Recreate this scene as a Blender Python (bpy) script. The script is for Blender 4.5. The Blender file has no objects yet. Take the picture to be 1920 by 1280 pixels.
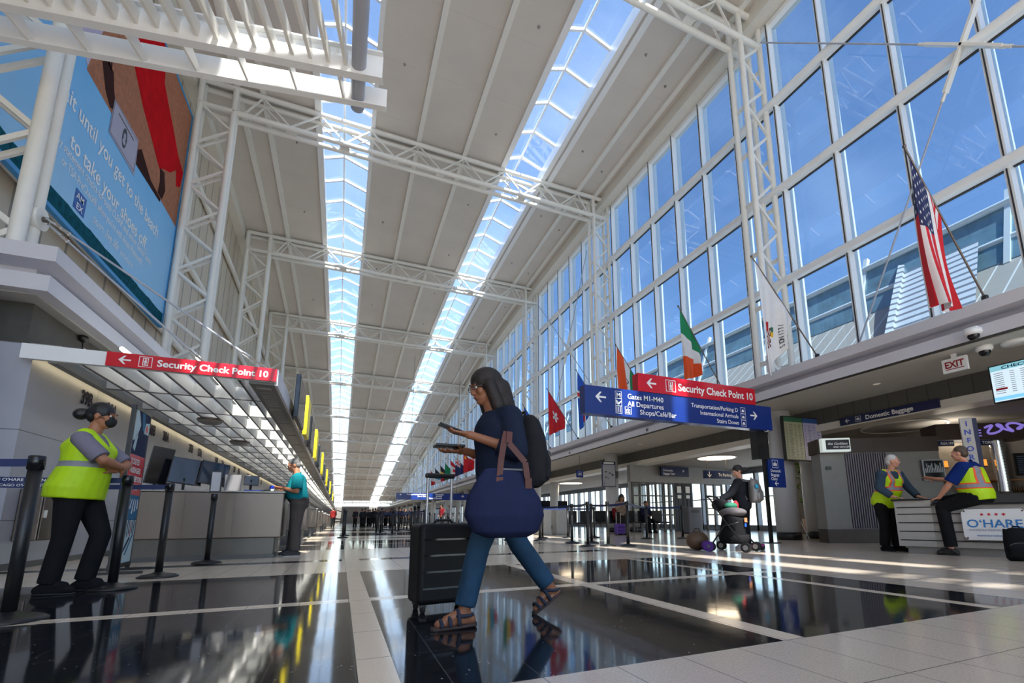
import bpy, math, random
from mathutils import Vector as V, Matrix as Mx
from math import sin, cos, pi, radians, sqrt, atan2

S = bpy.context.scene
COL = S.collection
random.seed(7)

# ------------------------------------------------------------------ camera
def setup_camera():
    yaw, pitch, roll, F, px, py = radians(23.667), radians(10.209), radians(-.381), 871.3, 1026.2, 815.8
    f = V((sin(yaw)*cos(pitch), cos(yaw)*cos(pitch), sin(pitch)))
    r = V((cos(yaw), -sin(yaw), 0)); u = r.cross(f)
    r2 = cos(roll)*r + sin(roll)*u; u2 = -sin(roll)*r + cos(roll)*u
    cd = bpy.data.cameras.new('camera'); co = bpy.data.objects.new('camera', cd); COL.objects.link(co)
    m = Mx.Identity(4)
    for i in range(3):
        m[i][0], m[i][1], m[i][2] = r2[i], u2[i], -f[i]
    m[0][3], m[1][3], m[2][3] = 0, 0, .60
    co.matrix_world = m
    cd.sensor_fit = 'HORIZONTAL'; cd.sensor_width = 36; cd.lens = F/1920*36
    cd.shift_x = -(px-960)/1920; cd.shift_y = (py-640)/1920
    cd.clip_start = .05; cd.clip_end = 2000
    S.camera = co
setup_camera()

# ------------------------------------------------------------------ world, sun, exposure
SUN_DIR = V((-.030, .62, -.78)).normalized()
def setup_world():
    w = bpy.data.worlds.new('sky'); S.world = w; w.use_nodes = True
    nt = w.node_tree; nt.nodes.clear()
    o = nt.nodes.new('ShaderNodeOutputWorld'); b = nt.nodes.new('ShaderNodeBackground')
    s = nt.nodes.new('ShaderNodeTexSky'); s.sky_type = 'NISHITA'; s.sun_disc = False
    s.sun_elevation = math.asin(-SUN_DIR.z); s.sun_rotation = atan2(-SUN_DIR.x, -SUN_DIR.y)
    s.altitude = 200; s.air_density = 1.0; s.dust_density = .6; s.ozone_density = 2.4
    # thin high clouds
    tc = nt.nodes.new('ShaderNodeTexCoord'); mp = nt.nodes.new('ShaderNodeMapping')
    mp.inputs['Scale'].default_value = (1.2, 2.6, 3.0)
    nz = nt.nodes.new('ShaderNodeTexNoise'); nz.inputs['Scale'].default_value = 2.2; nz.inputs['Detail'].default_value = 7
    rp = nt.nodes.new('ShaderNodeValToRGB'); rp.color_ramp.elements[0].position = .47; rp.color_ramp.elements[1].position = .82
    mx = nt.nodes.new('ShaderNodeMix'); mx.data_type = 'RGBA'
    nt.links.new(tc.outputs['Generated'], mp.inputs['Vector']); nt.links.new(mp.outputs['Vector'], nz.inputs['Vector'])
    nt.links.new(nz.outputs['Fac'], rp.inputs['Fac'])
    ml = nt.nodes.new('ShaderNodeMath'); ml.operation = 'MULTIPLY'; ml.inputs[1].default_value = .14
    nt.links.new(rp.outputs['Color'], ml.inputs[0]); nt.links.new(ml.outputs[0], mx.inputs['Factor'])
    nt.links.new(s.outputs['Color'], mx.inputs['A']); mx.inputs['B'].default_value = (6.5, 7.2, 8.2, 1)
    nt.links.new(mx.outputs['Result'], b.inputs['Color']); b.inputs['Strength'].default_value = WORLD
    nt.links.new(b.outputs[0], o.inputs[0])
    ld = bpy.data.lights.new('sun', 'SUN'); ld.energy = SUN; ld.angle = radians(.6); ld.color = (1, .95, .86)
    lo = bpy.data.objects.new('sun', ld); COL.objects.link(lo)
    lo.rotation_euler = SUN_DIR.to_track_quat('-Z', 'Y').to_euler(); lo.location = (0, -20, 40)
WORLD, SUN, EXPOSURE = .16, 5.0, 1.45
setup_world()
vs = S.view_settings; vs.view_transform = 'Standard'; vs.look = 'None'; vs.gamma = 1; vs.exposure = EXPOSURE; vs.use_curve_mapping = False
S.cycles.max_bounces = 10; S.cycles.diffuse_bounces = 5; S.cycles.glossy_bounces = 5; S.cycles.transparent_max_bounces = 20
S.cycles.caustics_reflective = False; S.cycles.caustics_refractive = False

# ------------------------------------------------------------------ node helpers and materials
class X:
    """a shader-node value with arithmetic"""
    def __init__(s, nt, k): s.nt, s.k = nt, k
    def op(s, o, b=None, c=None):
        n = s.nt.nodes.new('ShaderNodeMath'); n.operation = o
        for i, v in enumerate((s, b, c)):
            if v is None: continue
            if isinstance(v, X): s.nt.links.new(v.k, n.inputs[i])
            else: n.inputs[i].default_value = v
        return X(s.nt, n.outputs[0])
    def __add__(s, b): return s.op('ADD', b)
    def __sub__(s, b): return s.op('SUBTRACT', b)
    def __mul__(s, b): return s.op('MULTIPLY', b)
    def gt(s, b): return s.op('GREATER_THAN', b)
    def lt(s, b): return s.op('LESS_THAN', b)
    def mod(s, b): return s.op('FLOORED_MODULO', b)
    def mx(s, b): return s.op('MAXIMUM', b)
    def mn(s, b): return s.op('MINIMUM', b)
    def ab(s): return s.op('ABSOLUTE')
    def inv(s): return s.op('MULTIPLY_ADD', -1.0, 1.0)
    def rng(s, a, b): return s.gt(a) * s.lt(b)

def pos(nt, space='Object'):
    t = nt.nodes.new('ShaderNodeTexCoord'); sp = nt.nodes.new('ShaderNodeSeparateXYZ')
    nt.links.new(t.outputs[space], sp.inputs[0])
    return [X(nt, sp.outputs[i]) for i in range(3)], t.outputs[space]
def noise(nt, vec, scale, detail=3, rough=.55):
    n = nt.nodes.new('ShaderNodeTexNoise'); n.inputs['Scale'].default_value = scale; n.inputs['Detail'].default_value = detail
    n.inputs['Roughness'].default_value = rough
    if vec is not None: nt.links.new(vec, n.inputs['Vector'])
    return X(nt, n.outputs['Fac'])
def c4(c): return (c[0], c[1], c[2], 1)
def srgb(r, g, b):
    f = lambda v: (v/255/12.92 if v/255 <= .04045 else ((v/255+.055)/1.055)**2.4)
    return (f(r), f(g), f(b))
def mixc(nt, fac, a, b):
    n = nt.nodes.new('ShaderNodeMix'); n.data_type = 'RGBA'
    if isinstance(fac, X): nt.links.new(fac.k, n.inputs['Factor'])
    else: n.inputs['Factor'].default_value = fac
    for nm, v in (('A', a), ('B', b)):
        if isinstance(v, tuple): n.inputs[nm].default_value = c4(v)
        else: nt.links.new(v, n.inputs[nm])
    return n.outputs['Result']
def newmat(name):
    m = bpy.data.materials.new(name); m.use_nodes = True
    return m, m.node_tree, m.node_tree.nodes['Principled BSDF']
MATS = {}
def mat(name, col, rough=.5, metal=0, var=.06, vscale=6, emit=None, estr=0, bump=0, bscale=60, spec=.5, sheen=0):
    if name in MATS: return MATS[name]
    m, nt, b = newmat(name)
    (x, y, z), vec = pos(nt)
    n = noise(nt, vec, vscale, 4)
    d = tuple(max(0, c*(1-var*1.6)) for c in col); l = tuple(min(1, c*(1+var)) for c in col)
    nt.links.new(mixc(nt, n, d, l), b.inputs['Base Color'])
    b.inputs['Roughness'].default_value = rough; b.inputs['Metallic'].default_value = metal
    b.inputs['Specular IOR Level'].default_value = spec
    if emit: b.inputs['Emission Color'].default_value = c4(emit); b.inputs['Emission Strength'].default_value = estr
    if bump:
        bn = nt.nodes.new('ShaderNodeBump'); bn.inputs['Strength'].default_value = bump; bn.inputs['Distance'].default_value = .01
        nt.links.new(noise(nt, vec, bscale, 4).k, bn.inputs['Height']); nt.links.new(bn.outputs[0], b.inputs['Normal'])
    MATS[name] = m
    return m
def link_col(nt, b, sock): nt.links.new(sock, b.inputs['Base Color'])

white = mat('white_paint', (.80, .785, .74), .35, var=.04)
whitewarm = mat('warm_white_paint', (.76, .73, .66), .4, var=.05)
white2 = mat('white_enamel', (.86, .87, .88), .3, var=.02)
greyp = mat('grey_panel', srgb(172, 176, 188), .38, var=.04)
ledge_m = mat('ledge_paint', srgb(206, 206, 214), .4, var=.03)
darkgrey = mat('dark_grey_metal', (.10, .10, .10), .45)
black = mat('black_plastic', (.012, .012, .013), .38, var=.1)
blackgloss = mat('black_gloss', (.01, .01, .012), .12)
rubber = mat('rubber', (.02, .02, .02), .7)
steel = mat('brushed_steel', (.19, .155, .135), .38, 1, var=.05, vscale=3)
chrome = mat('chrome', (.75, .75, .76), .12, 1)
blue_sign = mat('blue_sign', srgb(26, 52, 128), .22, var=.03)
navy_sign = mat('navy_sign', srgb(22, 34, 78), .3, var=.03)
red_sign = mat('red_sign', srgb(206, 20, 42), .25, var=.02)
paper = mat('white_lettering', (.88, .88, .88), .5, var=.01)
ink = mat('navy_lettering', srgb(12, 18, 56), .6, spec=.2)
blackink = mat('black_lettering', (.02, .02, .025), .5)
yellow = mat('yellow_panel', srgb(250, 226, 20), .4, var=.02)
brown = mat('dark_brown_wood', (.045, .026, .018), .4, var=.25, vscale=4)
wood = mat('oak_wood', srgb(176, 120, 66), .45, var=.2)
screen = mat('screen_glass', (.008, .009, .012), .08)
hazard = srgb(196, 238, 8)

def glass_mat(name, tint):
    m = bpy.data.materials.new(name); m.use_nodes = True
    nt = m.node_tree; nt.nodes.clear()
    o = nt.nodes.new('ShaderNodeOutputMaterial'); t = nt.nodes.new('ShaderNodeBsdfTransparent'); g = nt.nodes.new('ShaderNodeBsdfGlossy')
    t.inputs[0].default_value = c4(tint); g.inputs['Roughness'].default_value = 0.0
    fr = nt.nodes.new('ShaderNodeLayerWeight'); fr.inputs['Blend'].default_value = .5
    f = X(nt, fr.outputs['Facing']).op('POWER', 5.0) * .55 + .055
    mx = nt.nodes.new('ShaderNodeMixShader'); nt.links.new(f.k, mx.inputs[0]); nt.links.new(t.outputs[0], mx.inputs[1]); nt.links.new(g.outputs[0], mx.inputs[2])
    nt.links.new(mx.outputs[0], o.inputs[0]); return m
glass = glass_mat('clear_glass', (.92, .95, .96)); tinted = glass_mat('tinted_glass', (.31, .42, .52))

def floor_mat():
    m, nt, b = newmat('granite_floor')
    (x, y, z), vec = pos(nt)
    py = (y - 1.77).mod(9.15)
    panel = py.lt(4.38) * x.lt(4.62) * x.gt(-7) * y.gt(1.77)
    edge = py.rng(6.05, 6.4) * x.lt(4.62) * y.gt(1.77)
    wx = x.rng(.10, .245).mx(x.rng(2.05, 2.20)).mx(x.rng(3.97, 4.09))
    wy = py.rng(2.15, 2.30)
    dark = panel * wx.mx(wy).inv()
    dark = dark.mx(edge * x.rng(.05, .3).inv())
    # tile joints
    jx = (x - 1.08).mod(.33).lt(.005); jy = (y - 1.77).mod(.55).lt(.006)
    joint = jx.mx(jy)
    sp = noise(nt, vec, 95, 2, .5); sp2 = noise(nt, vec, 260, 2, .6); big = noise(nt, vec, 1.4, 3)
    lightc = mixc(nt, sp, (.52, .44, .36), (.92, .80, .68))
    lightc = mixc(nt, sp2.gt(.66), lightc, (.26, .24, .22))
    vo = nt.nodes.new('ShaderNodeTexVoronoi'); vo.inputs['Scale'].default_value = 24; nt.links.new(vec, vo.inputs['Vector'])
    fl = X(nt, vo.outputs['Distance']).lt(.10) * noise(nt, vec, 9, 2).gt(.53)
    lightc = mixc(nt, y.gt(1.78) * x.lt(4.62), lightc, mixc(nt, sp, (.80, .66, .50), (1.0, .87, .70)))
    darkc = mixc(nt, sp2, (.006, .007, .010), (.022, .023, .028))
    darkc = mixc(nt, fl, darkc, (.42, .42, .44))
    col = mixc(nt, dark, lightc, darkc)
    jc = mixc(nt, dark, (.12, .11, .10), (.12, .12, .125))
    col = mixc(nt, joint * .75, col, jc)
    link_col(nt, b, col)
    r = (dark * -.075) + .125 + big * .04
    nt.links.new(r.k, b.inputs['Roughness'])
    b.inputs['Specular IOR Level'].default_value = .62
    bn = nt.nodes.new('ShaderNodeBump'); bn.inputs['Strength'].default_value = .035; bn.inputs['Distance'].default_value = .02
    nt.links.new(noise(nt, vec, 2.6, 2).k, bn.inputs['Height']); nt.links.new(bn.outputs[0], b.inputs['Normal'])
    return m

def ceiling_mat():
    m, nt, b = newmat('ceiling_panels')
    (x, y, z), vec = pos(nt)
    seam = (y * 1.0).mod(2.4).lt(.02)
    n = noise(nt, vec, .8, 3)
    col = mixc(nt, n, (.60, .56, .515), (.70, .655, .605))
    link_col(nt, b, mixc(nt, seam * .25, col, (.4, .39, .37))); b.inputs['Roughness'].default_value = .85
    return m
def ribbed(name, c1, c2, period, width, axis=1, rough=.6):
    m, nt, b = newmat(name); p, vec = pos(nt)
    s = p[axis].mod(period).lt(width); n = noise(nt, vec, 2.5, 4)
    link_col(nt, b, mixc(nt, s, mixc(nt, n, c1, tuple(v*.86 for v in c1)), c2)); b.inputs['Roughness'].default_value = rough
    return m
concrete = mat('board_marked_concrete', (.085, .082, .075), .8, var=.25, vscale=3, bump=.4, bscale=8)

# ------------------------------------------------------------------ mesh builder
class MB:
    def __init__(s): s.v, s.f, s.m, s.s = [], [], [], []
    def add(s, vs, fs, mi=0, sm=False):
        o = len(s.v); s.v += [tuple(p) for p in vs]
        for f in fs: s.f.append([i+o for i in f]); s.m.append(mi); s.s.append(sm)
        return s
    def box(s, x0, y0, z0, x1, y1, z1, mi=0):
        v = [(x, y, z) for z in (z0, z1) for y in (y0, y1) for x in (x0, x1)]
        return s.add(v, [(0, 2, 3, 1), (4, 5, 7, 6), (0, 1, 5, 4), (2, 6, 7, 3), (0, 4, 6, 2), (1, 3, 7, 5)], mi)
    def cbox(s, c, d, mi=0):
        return s.box(c[0]-d[0]/2, c[1]-d[1]/2, c[2]-d[2]/2, c[0]+d[0]/2, c[1]+d[1]/2, c[2]+d[2]/2, mi)
    def bar(s, p, q, w, h, up=(0, 0, 1), mi=0):
        p, q = V(p), V(q); d = (q-p).normalized(); u = V(up)
        if abs(d.dot(u)) > .98: u = V((0, 1, 0))
        a = d.cross(u).normalized(); u = a.cross(d)
        a *= w/2; u = u*h/2
        v = [p-a-u, p+a-u, p+a+u, p-a+u, q-a-u, q+a-u, q+a+u, q-a+u]
        return s.add(v, [(0, 1, 2, 3)[::-1], (4, 5, 6, 7), (0, 1, 5, 4), (1, 2, 6, 5), (2, 3, 7, 6), (3, 0, 4, 7)], mi)
    def tube(s, p, q, r, r2=None, n=12, mi=0):
        p, q = V(p), V(q); r2 = r if r2 is None else r2
        d = (q-p).normalized(); a = d.orthogonal().normalized(); b = d.cross(a)
        v = []
        for c, rr in ((p, r), (q, r2)):
            for i in range(n):
                t = 2*pi*i/n; v.append(c + (a*cos(t)+b*sin(t))*rr)
        s.add(v, [(i, (i+1) % n, n+(i+1) % n, n+i) for i in range(n)], mi, True)
        s.add(v[:n], [tuple(range(n))[::-1]], mi); return s.add(v[n:], [tuple(range(n))], mi)
    def path(s, pts, r, n=8, mi=0):
        pts = [V(p) for p in pts]; v = []; N = len(pts); a = None
        for k, p in enumerate(pts):
            d = (pts[min(k+1, N-1)]-pts[max(k-1, 0)]).normalized()
            a = d.orthogonal().normalized() if a is None else (a - d*a.dot(d)).normalized()
            b = d.cross(a); rr = r[k] if isinstance(r, (list, tuple)) else r
            for i in range(n):
                t = 2*pi*i/n; v.append(p+(a*cos(t)+b*sin(t))*rr)
        f = [(k*n+i, k*n+(i+1) % n, (k+1)*n+(i+1) % n, (k+1)*n+i) for k in range(N-1) for i in range(n)]
        s.add(v, f + [tuple(range(n))[::-1], tuple(range((N-1)*n, N*n))], mi, True); return s
    def lathe(s, prof, c=(0, 0, 0), n=20, mi=0, sy=1, caps=True):
        v = [(c[0]+r*cos(2*pi*i/n), c[1]+r*sy*sin(2*pi*i/n), c[2]+z) for r, z in prof for i in range(n)]
        L = len(prof)
        f = [(k*n+i, k*n+(i+1) % n, (k+1)*n+(i+1) % n, (k+1)*n+i) for k in range(L-1) for i in range(n)]
        if caps: f += [tuple(range(n))[::-1], tuple(range((L-1)*n, L*n))]
        return s.add(v, f, mi, True)
    def ext(s, poly, a, b, axis='y', mi=0):
        """poly: 2-D outline; axis y: (x,z) pairs, x: (y,z) pairs, z: (x,y) pairs"""
        P = {'y': lambda p, t: (p[0], t, p[1]), 'x': lambda p, t: (t, p[0], p[1]), 'z': lambda p, t: (p[0], p[1], t)}[axis]
        n = len(poly); v = [P(p, a) for p in poly]+[P(p, b) for p in poly]
        return s.add(v, [(i, (i+1) % n, n+(i+1) % n, n+i) for i in range(n)]+[tuple(range(n))[::-1], tuple(range(n, 2*n))], mi)
    def ell(s, c, r, n=14, m=10, rot=None, mi=0):
        v = []; f = []
        for j in range(1, m):
            t = pi*j/m
            for i in range(n):
                q = V((r[0]*sin(t)*cos(2*pi*i/n), r[1]*sin(t)*sin(2*pi*i/n), r[2]*cos(t)))
                v.append(q)
        v += [V((0, 0, r[2])), V((0, 0, -r[2]))]
        if rot is not None: v = [rot @ q for q in v]
        v = [q+V(c) for q in v]; T = len(v)-2
        for j in range(m-2):
            for i in range(n): f.append((j*n+i, (j+1)*n+i, (j+1)*n+(i+1) % n, j*n+(i+1) % n))
        for i in range(n): f.append((T, i, (i+1) % n)); f.append((T+1, (m-2)*n+(i+1) % n, (m-2)*n+i))
        return s.add(v, f, mi, True)
    def cap(s, p, q, r1, r2, n=12):
        """tapered capsule"""
        p, q = V(p), V(q)
        if (q-p).length > 1e-4: s.tube(p, q, r1, r2, n)
        s.ell(p, (r1,)*3, n, 8); return s.ell(q, (r2,)*3, n, 8)
    def loft(s, rings, n=16, mi=0, close=True):
        """rings: (centre, xaxis*rx, yaxis*ry)"""
        v = [V(c)+V(a)*cos(2*pi*i/n)+V(b)*sin(2*pi*i/n) for c, a, b in rings for i in range(n)]
        L = len(rings)
        f = [(k*n+i, k*n+(i+1) % n, (k+1)*n+(i+1) % n, (k+1)*n+i) for k in range(L-1) for i in range(n)]
        if close: f += [tuple(range(n))[::-1], tuple(range((L-1)*n, L*n))]
        return s.add(v, f, mi, True)
    def grid(s, fn, nu, nv, mf=None, sm=True):
        o = len(s.v); s.v += [tuple(fn(i/nu, j/nv)) for j in range(nv+1) for i in range(nu+1)]
        for j in range(nv):
            for i in range(nu):
                a = o+j*(nu+1)+i; s.f.append([a, a+1, a+nu+2, a+nu+1])
                s.m.append(mf((i+.5)/nu, (j+.5)/nv) if mf else 0); s.s.append(sm)
        return s
    def xf(s, m): s.v = [tuple(m @ V(p)) for p in s.v]; return s
    def data(s, name, mats):
        me = bpy.data.meshes.new(name); me.from_pydata(s.v, [], s.f); 
        for m in (mats if isinstance(mats, (list, tuple)) else [mats]): me.materials.append(m)
        me.polygons.foreach_set('material_index', s.m); me.polygons.foreach_set('use_smooth', s.s)
        me.validate(); me.update(); return me
    def build(s, name, mats, parent=None):
        o = bpy.data.objects.new(name, s.data(name, mats)); COL.objects.link(o)
        if parent is not None: o.parent = parent
        return o

def tag(o, label, cat, group=None, kind=None):
    o['label'] = label; o['category'] = cat
    if group: o['group'] = group
    if kind: o['kind'] = kind
    return o
def thing(name, label, cat, loc=(0, 0, 0), rz=0, group=None):
    o = bpy.data.objects.new(name, None); COL.objects.link(o); o.location = loc; o.rotation_euler = (0, 0, rz)
    o.empty_display_size = .1
    return tag(o, label, cat, group)
def struct(name, mb, m, parent=None):
    o = mb.build(name, m, parent)
    if parent is None: o['kind'] = 'structure'
    return o
def dup(src, loc, rz=None, label=None, group=None, scale=None):
    def rec(o, par):
        c = o.copy(); COL.objects.link(c)
        if par is not None: c.parent = par
        for ch in o.children: rec(ch, c)
        return c
    c = rec(src, None); c.location = loc
    if rz is not None: c.rotation_euler = (0, 0, rz)
    if label: c['label'] = label
    if group: c['group'] = group
    if scale: c.scale = scale
    return c
def bevel(o, w=.01, n=2):
    b = o.modifiers.new('bevel', 'BEVEL'); b.width = w; b.segments = n; b.limit_method = 'ANGLE'; return o

# ------------------------------------------------------------------ lettering
TXT = {}
def text(name, s, size, o, xd, yd, m, parent=None, bold=.012, align='LEFT', sx=1, thick=.002, shear=0):
    """lettering lying in the plane xd (reading direction) / yd (up), baseline starting at o"""
    key = (s, bold, align, shear)
    if key not in TXT:
        cu = bpy.data.curves.new('lettering', 'FONT'); cu.body = s; cu.size = 1; cu.offset = bold; cu.align_x = align; cu.resolution_u = 3; cu.shear = shear
        to = bpy.data.objects.new('lettering_tmp', cu); COL.objects.link(to)
        dg = bpy.context.evaluated_depsgraph_get(); me = bpy.data.meshes.new_from_object(to.evaluated_get(dg))
        COL.objects.unlink(to); bpy.data.objects.remove(to)
        TXT[key] = ([tuple(v.co) for v in me.vertices], [tuple(p.vertices) for p in me.polygons]); bpy.data.meshes.remove(me)
    vs, fs = TXT[key]
    xd, yd = V(xd).normalized(), V(yd).normalized(); zd = xd.cross(yd)
    v = [V(o)+xd*p[0]*size*sx+yd*p[1]*size+zd*thick for p in vs]
    mb = MB(); mb.add(v, fs)
    if parent is None: return mb
    return mb.build(name, m, parent)
def text_into(mb, s, size, o, xd, yd, mi=0, **k):
    t = text('', s, size, o, xd, yd, None, None, **k); mb.add(t.v, t.f, mi); return mb
class Plane:
    """draws flat marks on a plane: o origin, xd right, yd up"""
    def __init__(s, o, xd, yd, off=.003):
        s.o, s.x, s.y = V(o), V(xd).normalized(), V(yd).normalized(); s.z = s.x.cross(s.y); s.off = off; s.mb = MB()
    def p(s, u, v, d=0): return s.o+s.x*u+s.y*v+s.z*(s.off+d)
    def poly(s, pts, mi=0, d=0):
        v = [s.p(a, b, d) for a, b in pts]; s.mb.add(v, [tuple(range(len(v)))], mi); return s
    def rect(s, u0, v0, u1, v1, mi=0, d=0): return s.poly([(u0, v0), (u1, v0), (u1, v1), (u0, v1)], mi, d)
    def ring(s, u0, v0, u1, v1, t, mi=0, d=0):
        s.rect(u0, v0, u1, v0+t, mi, d); s.rect(u0, v1-t, u1, v1, mi, d); s.rect(u0, v0+t, u0+t, v1-t, mi, d); return s.rect(u1-t, v0+t, u1, v1-t, mi, d)
    def disc(s, u, v, r, mi=0, d=0, n=20, ry=None): return s.poly([(u+r*cos(2*pi*i/n), v+(ry or r)*sin(2*pi*i/n)) for i in range(n)], mi, d)
    def text(s, t, u, v, size, mi=0, d=0, fit=None, **k):
        if fit:
            w = text('', t, size, (0, 0, 0), (1, 0, 0), (0, 1, 0), None, None, **{**k, 'sx': 1, 'align': 'LEFT'}); k['sx'] = fit/max(q[0] for q in w.v)
        text_into(s.mb, t, size, s.p(u, v, d), s.x, s.y, mi, **k); return s
    def arrow(s, u, v, h, mi=0, flip=False, d=0, rot=0):
        """arrow pointing to -u, centred on (u,v), height h"""
        k = h/2; L = 1.15*h; t = .16*h
        P = [(-L/2, 0), (-L/2+k, k), (-L/2+k+t*1.2, k), (-L/2+k*.38+t*1.2, t*.55), (L/2, t*.55), (L/2, -t*.55), (-L/2+k*.38+t*1.2, -t*.55), (-L/2+k+t*1.2, -k), (-L/2+k, -k)]
        if flip: P = [(-a, b) for a, b in P]
        P = [(a*cos(rot)-b*sin(rot), a*sin(rot)+b*cos(rot)) for a, b in P]
        a = [(u+x, v+y) for x, y in P]
        return s.poly([a[0], a[8], a[7], a[6], a[3], a[2], a[1]], mi, d).poly([a[3], a[6], a[5], a[4]], mi, d)
    def build(s, name, mats, parent): return s.mb.build(name, mats, parent)
def shade_smooth_remesh(o, vox, it=4):
    r = o.modifiers.new('remesh', 'REMESH'); r.mode = 'VOXEL'; r.voxel_size = vox; r.use_smooth_shade = True
    sm = o.modifiers.new('smooth', 'SMOOTH'); sm.factor = .5; sm.iterations = it
    return o
# ================================================================== THE BUILDING
Y0, Y1, PITCH = -13.0, 113.0, 9.15
def zc(y):
    if y < 14: return 16.17
    if y < 38: return 16.17-.002*(y-14)**2
    return 15.018-.135*(y-38)
def ysteps(a, b, st=4.575):
    n = max(1, round((b-a)/st)); return [a+(b-a)*i/n for i in range(n+1)]
YS = ysteps(Y0, Y1)
TY = [8.45+PITCH*k for k in range(-2, 12)]          # near planes of the trusses
def strip(mb, x0, x1, z0, z1, ys=YS, mi=0):
    """a slab following the roof: x0..x1, heights z0..z1 above the ceiling line"""
    for a, b in zip(ys[:-1], ys[1:]):
        za, zb = zc(a), zc(b)
        v = [(x0, a, za+z0), (x1, a, za+z0), (x1, a, za+z1), (x0, a, za+z1), (x0, b, zb+z0), (x1, b, zb+z0), (x1, b, zb+z1), (x0, b, zb+z1)]
        mb.add(v, [(0, 1, 5, 4), (2, 3, 7, 6), (1, 2, 6, 5), (3, 0, 4, 7), (0, 3, 2, 1), (4, 5, 6, 7)], mi)
    return mb
fl = MB(); fl.add([(-14, -22, 0), (19, -22, 0), (19, 116, 0), (-14, 116, 0)], [(0, 1, 2, 3)]); struct('floor', fl, floor_mat())

# ---- ceiling with purlins
mb = MB()
for a, b in ((-6.4, -1.73), (.12, 5.7), (7.49, 11.6)): strip(mb, a, b, 0, .35)
ceil = struct('ceiling', mb, ceiling_mat())
for x in (-4.46, -3.63, 1.94, 3.86, 9.37, 10.30): 
    mb = MB(); strip(mb, x-.09, x+.09, -.12, -.002); mb.build('purlin', white, ceil)
for a, b in ((-1.93, -1.70), (.09, .24), (5.5, 5.72), (7.46, 7.66), (7.76, 7.98)): 
    mb = MB(); strip(mb, a, b, -.10, .42); mb.build('curb', white2, ceil)
for a, b in ((10.62, 11.3), (-6.2, -5.62)):
    mb = MB(); strip(mb, a, b, -.5, -.003); mb.build('edge_beam', whitewarm, ceil)

# ---- two ridge skylights
for i, (a, b) in enumerate(((-1.72, .10), (5.71, 7.47))):
    m_ = (a+b)/2-.12; fr = MB(); pn = MB()
    ys = [Y0+1.525*k for k in range(int((Y1-Y0)/1.525)+1)]
    if i == 0: ys = [y for y in ys if y > -3.2]
    if i == 0: strip(fr, a, b, .02, .3, ysteps(Y0, -3))  # unseen rear stretch roofed over, added to block the sun
    else: strip(fr, 6.12, 7.08, .02, .08, ysteps(Y0, 1))  # unseen centre cover, added to split the sun patch into two strips
    for y in ys:
        z = zc(y)+.36; w = .045
        for p, q in (((a, y, z), (m_, y, z+.34)), ((m_, y, z+.34), (b, y, z))): fr.bar(p, q, .09, .10)
    for p, q in zip(ys[:-1], ys[1:]):
        za, zb = zc(p)+.40, zc(q)+.40
        fr.bar((m_, p, za+.33), (m_, q, zb+.33), .07, .10)
        pn.add([(a, p, za), (m_, p, za+.37), (b, p, za), (a, q, zb), (m_, q, zb+.37), (b, q, zb)], [(0, 1, 4, 3), (1, 2, 5, 4)])
    w_ = struct('window_%d' % (i+1), fr, white2); pn.build('pane', glass, w_)

# ---- box trusses and their laced columns
XI, XO, LI, LO = 10.22, 11.02, -4.46, -5.47
for k, y in enumerate(TY):
    z = zc(y); tb, lb = z-.16, z-1.13; yb = y+.42
    mb = MB()
    for yy in (y, yb):
        mb.tube((LO, yy, tb), (XO+.05, yy, tb), .095, n=12); mb.tube((LO, yy, lb), (XO, yy, lb), .095, n=12)
    nodes = [-3.63, -1.73, .12, 1.94, 3.86, 5.7, 7.49, 9.37]
    mids = [(-4.46-3.63)/2-.1]+[(a+b)/2 for a, b in zip(nodes[:-1], nodes[1:])]+[9.9]
    for j, n_ in enumerate(nodes):
        for yy in (y, yb):
            mb.bar((n_, yy, tb-.05), (mids[j], yy, lb+.05), .05, .05); mb.bar((n_, yy, tb-.05), (mids[j+1], yy, lb+.05), .05, .05)
        mb.bar((n_, y, tb), (n_, yb, tb), .05, .10); mb.box(n_-.05, y-.04, tb, n_+.05, y+.04, z-.02)
    for xm in mids[1:-1]:
        mb.cbox((xm, y+.21, lb-.02), (.34, .42, .02)); mb.cbox((xm, y+.21, lb+.03), (.03, .42, .07))
    mb.bar((10.28, y+.02, z-.05), (10.18, y+.02, lb), .09, .09)
    struct('roof_beam', mb, white)
    for side, (xi, xo, base, r) in enumerate(((XI, XO, 3.9, .085), (LI, LO, 3.9, .095))):
        if side == 1 and k < 1: continue
        mb = MB(); yb = y+(.42, .26)[side]
        for yy in (y, yb):
            for xx in (xi, xo): mb.tube((xx, yy, base), (xx, yy, tb if xx != xi else lb+.9), r, n=12)
            n = max(3, round((lb-base)/1.7))
            if yy != y and side == 0: continue
            for j in range(n):
                a = base+(lb-base)*j/n; b = base+(lb-base)*(j+.5)/n; c = base+(lb-base)*(j+1)/n
                mb.bar((xo, yy, a), (xi, yy, b), .055, .08); mb.bar((xi, yy, b), (xo, yy, c), .055, .08)
        for j in range(n):
            a = base+(lb-base)*(j+.5)/n
            for xx in (xi, xo): mb.bar((xx, y, a), (xx, yb, a), .05, .12)
        struct('laced_column', mb, white)

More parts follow.
